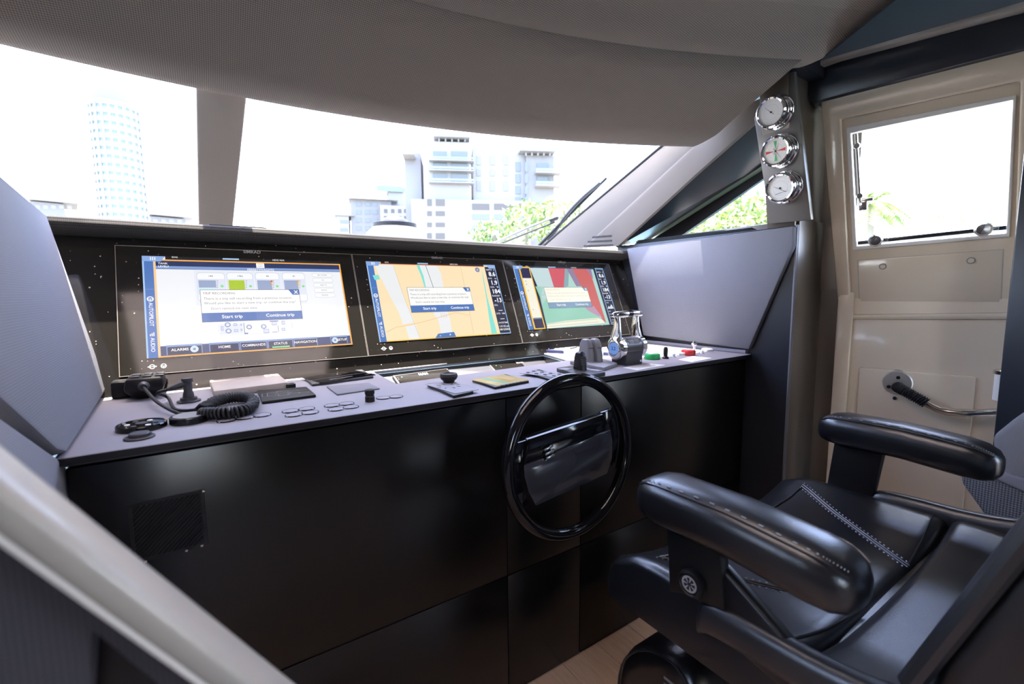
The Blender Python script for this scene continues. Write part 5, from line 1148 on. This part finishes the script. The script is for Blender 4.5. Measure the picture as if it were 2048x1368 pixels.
MB().lathe([(rt_*.92, zt), (rt_*.92, F3(225, 192).z)], TM, 40).build('crown', BWD, tw, smooth=True)
nfl = 26
for k in range(nfl):
    z = zb+(zt-zb)*(k+.5)/nfl; MB().lathe([(rt_*.975, z), (rt_, z), (rt_, z+1.05), (rt_*.975, z+1.05)], TM, 40).build('floor_band', BW, tw, smooth=True)
for k in range(10):
    a = math.radians(200+k*16); c = V((p.x+math.cos(a)*rt_*.985, p.y+math.sin(a)*rt_*.985, zb)); MB().tube([c, c+V((0, 0, zt-zb))], .28, 5).build('mullion', BW, tw)
F4, blk4 = facade(120, 420, 150)
b4 = thing('apartment_building', F4(120, 590), 'pale low building at the left edge beyond the windscreen', 'building')
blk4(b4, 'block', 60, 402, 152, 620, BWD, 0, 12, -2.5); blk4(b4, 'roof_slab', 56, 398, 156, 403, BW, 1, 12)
for k in range(5): blk4(b4, 'window', 70+k*16, 410, 80+k*16, 418, BW, .1, .2)
b5 = thing('apartment_building', F4(350, 590), 'pale low building between the high rise and the mullion', 'building')
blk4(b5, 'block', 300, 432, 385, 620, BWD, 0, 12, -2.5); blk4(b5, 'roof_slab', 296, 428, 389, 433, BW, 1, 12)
for k in range(5): blk4(b5, 'window', 306+k*16, 438, 316+k*16, 446, BW, .1, .2)
# shore, trees and palms
sh = struct('land', (20, 40, -2.5), 'planted shore behind the harbour')
MB().prism([V((-160, 60, -2.6)), V((16, 24, -2.6)), V((30, 5, -2.6)), V((40, -30, -2.6)), V((400, -30, -2.6)), V((400, 400, -2.6)), V((-160, 400, -2.6))], (0, 0, .8)).build('shore', mat('shore_earth', (.25, .23, .18), .9), sh)
LF = [mat('leaf_green', (.16, .22, .05), .6, vary=.4, scale=3), mat('leaf_yellow_green', (.33, .36, .10), .6, vary=.3, scale=3), mat('leaf_deep_green', (.10, .16, .05), .6, vary=.3, scale=3)]
BARK = mat('palm_bark', (.24, .19, .14), .9)
def palm(x, y, d, lab, nf=13, fl=1.9, base=-1.8, seed=1):
    rr = random.Random(seed); n = ray(x, y); t = d/math.hypot(n[0], n[1]); c = V(EYE+n*t)
    o = thing('palm_tree', (c.x, c.y, base), lab, 'palm', 'palms along the shore')
    MB().tube(catmull([V((c.x+.3, c.y, base)), V((c.x+.12, c.y, (base+c.z)/2)), V((c.x, c.y, c.z))], 5), [.16, .15, .14, .13, .13, .12, .12, .11, .11, .10, .10], 8).build('trunk', BARK, o, smooth=True)
    for k in range(nf):
        a = 2*math.pi*k/nf+rr.uniform(-.2, .2); L = fl*rr.uniform(.8, 1.1); el = rr.uniform(-.35, 1.2); dirh = V((math.cos(a), math.sin(a), 0))
        sp = [c+dirh*(L*s_*math.cos(el*(1-s_*.5)))+V((0, 0, L*(s_*math.sin(el)-s_*s_*.75))) for s_ in [i/10 for i in range(11)]]
        b = MB()
        for i in range(10):
            b.add([sp[i]+V((0, 0, .01)), sp[i+1]+V((0, 0, .01)), sp[i+1]-V((0, 0, .01)), sp[i]-V((0, 0, .01))], [(0, 1, 2, 3)])
            if i == 0: continue
            tg = (sp[i+1]-sp[i]).normalized(); sd = tg.cross(V((0, 0, 1))).normalized(); ll = fl*.28*math.sin(math.pi*(i+1)/12)
            for j in (0, .5):
                q0 = sp[i].lerp(sp[i+1], j)
                for sg in (-1, 1): b.add([q0, q0+sd*sg*ll*.5+tg*ll*.3-V((0, 0, ll*.12))+tg*.03, q0+sd*sg*ll+tg*ll*.5-V((0, 0, ll*.5)), q0+sd*sg*ll*.5+tg*ll*.3-V((0, 0, ll*.16))-tg*.03], [(0, 1, 2, 3)])
        b.build('frond', LF[(k+seed) % 2], o)
    return o
def tree(x, y, d, rx, rz, lab, seed, mi=0, nl=520):
    rr = random.Random(seed); n = ray(x, y); t = d/math.hypot(n[0], n[1]); c = V(EYE+n*t)
    o = thing('leafy_tree', (c.x, c.y, -1.8), lab, 'tree', 'trees along the shore')
    MB().tube([V((c.x, c.y, -1.8)), V((c.x+.1, c.y, c.z))], [.2, .12], 8).build('trunk', BARK, o, smooth=True)
    b = MB()
    for k in range(nl):
        th, ph = rr.uniform(0, 6.283), math.acos(rr.uniform(-.7, 1)); r = rr.uniform(.55, 1.05)
        bump = 1+.22*math.sin(3*th+seed)+.15*math.sin(5*ph+seed*2)
        p = c+V((math.cos(th)*math.sin(ph)*rx, math.sin(th)*math.sin(ph)*rx, math.cos(ph)*rz))*r*bump
        s_ = rr.uniform(.09, .2)*max(rx, 1)*.7; u = V((rr.gauss(0, 1), rr.gauss(0, 1), rr.gauss(0, 1))).normalized(); w = u.cross(V((rr.gauss(0, 1), rr.gauss(0, 1), rr.gauss(0, 1)))).normalized()
        b.add([p-u*s_, p+w*s_*.45, p+u*s_, p-w*s_*.45], [(0, 1, 2, 3)], LF[0 if rr.random() < .45 else (1 if rr.random() < .7 else 2)])
    b.build('foliage', None, o)['kind'] = 'stuff'
    return o
palm(1080, 412, 30, 'tall palm in front of the white block, under the wiper', 15, 2.3, seed=2)
palm(1128, 420, 34, 'palm with yellowing fronds behind the wiper blade', 13, 2.0, seed=3)
palm(1742, 408, 15, 'palm seen through the left part of the door window', 21, 1.0, seed=4)
palm(1925, 452, 24, 'palm top low in the right part of the door window', 13, 2.0, seed=5)
tree(985, 470, 26, 1.2, .8, 'round leafy tree right of the dome beyond the dash', 1)
tree(1050, 452, 28, 1.5, 1.4, 'leafy tree below the tall palm', 2)
tree(1115, 462, 27, 1.3, 1.1, 'leafy tree behind the foot of the wiper', 3)
tree(1170, 455, 30, 1.5, 1.5, 'leafy tree against the windscreen pillar', 4)
for i, (x, y, d, rx, rz, lab) in enumerate(((1370, 455, 22, 1.4, 1.2, 'leftmost leafy tree in the triangular side window'), (1430, 440, 24, 1.7, 1.4, 'tallest leafy tree in the middle of the triangular side window'), (1485, 452, 22, 1.4, 1.2, 'leafy tree right of the tallest in the side window'), (1535, 450, 23, 1.5, 1.3, 'leafy tree beside the gauge panel in the side window'))):
    tree(x, y, d, rx, rz, lab, 10+i, nl=600)
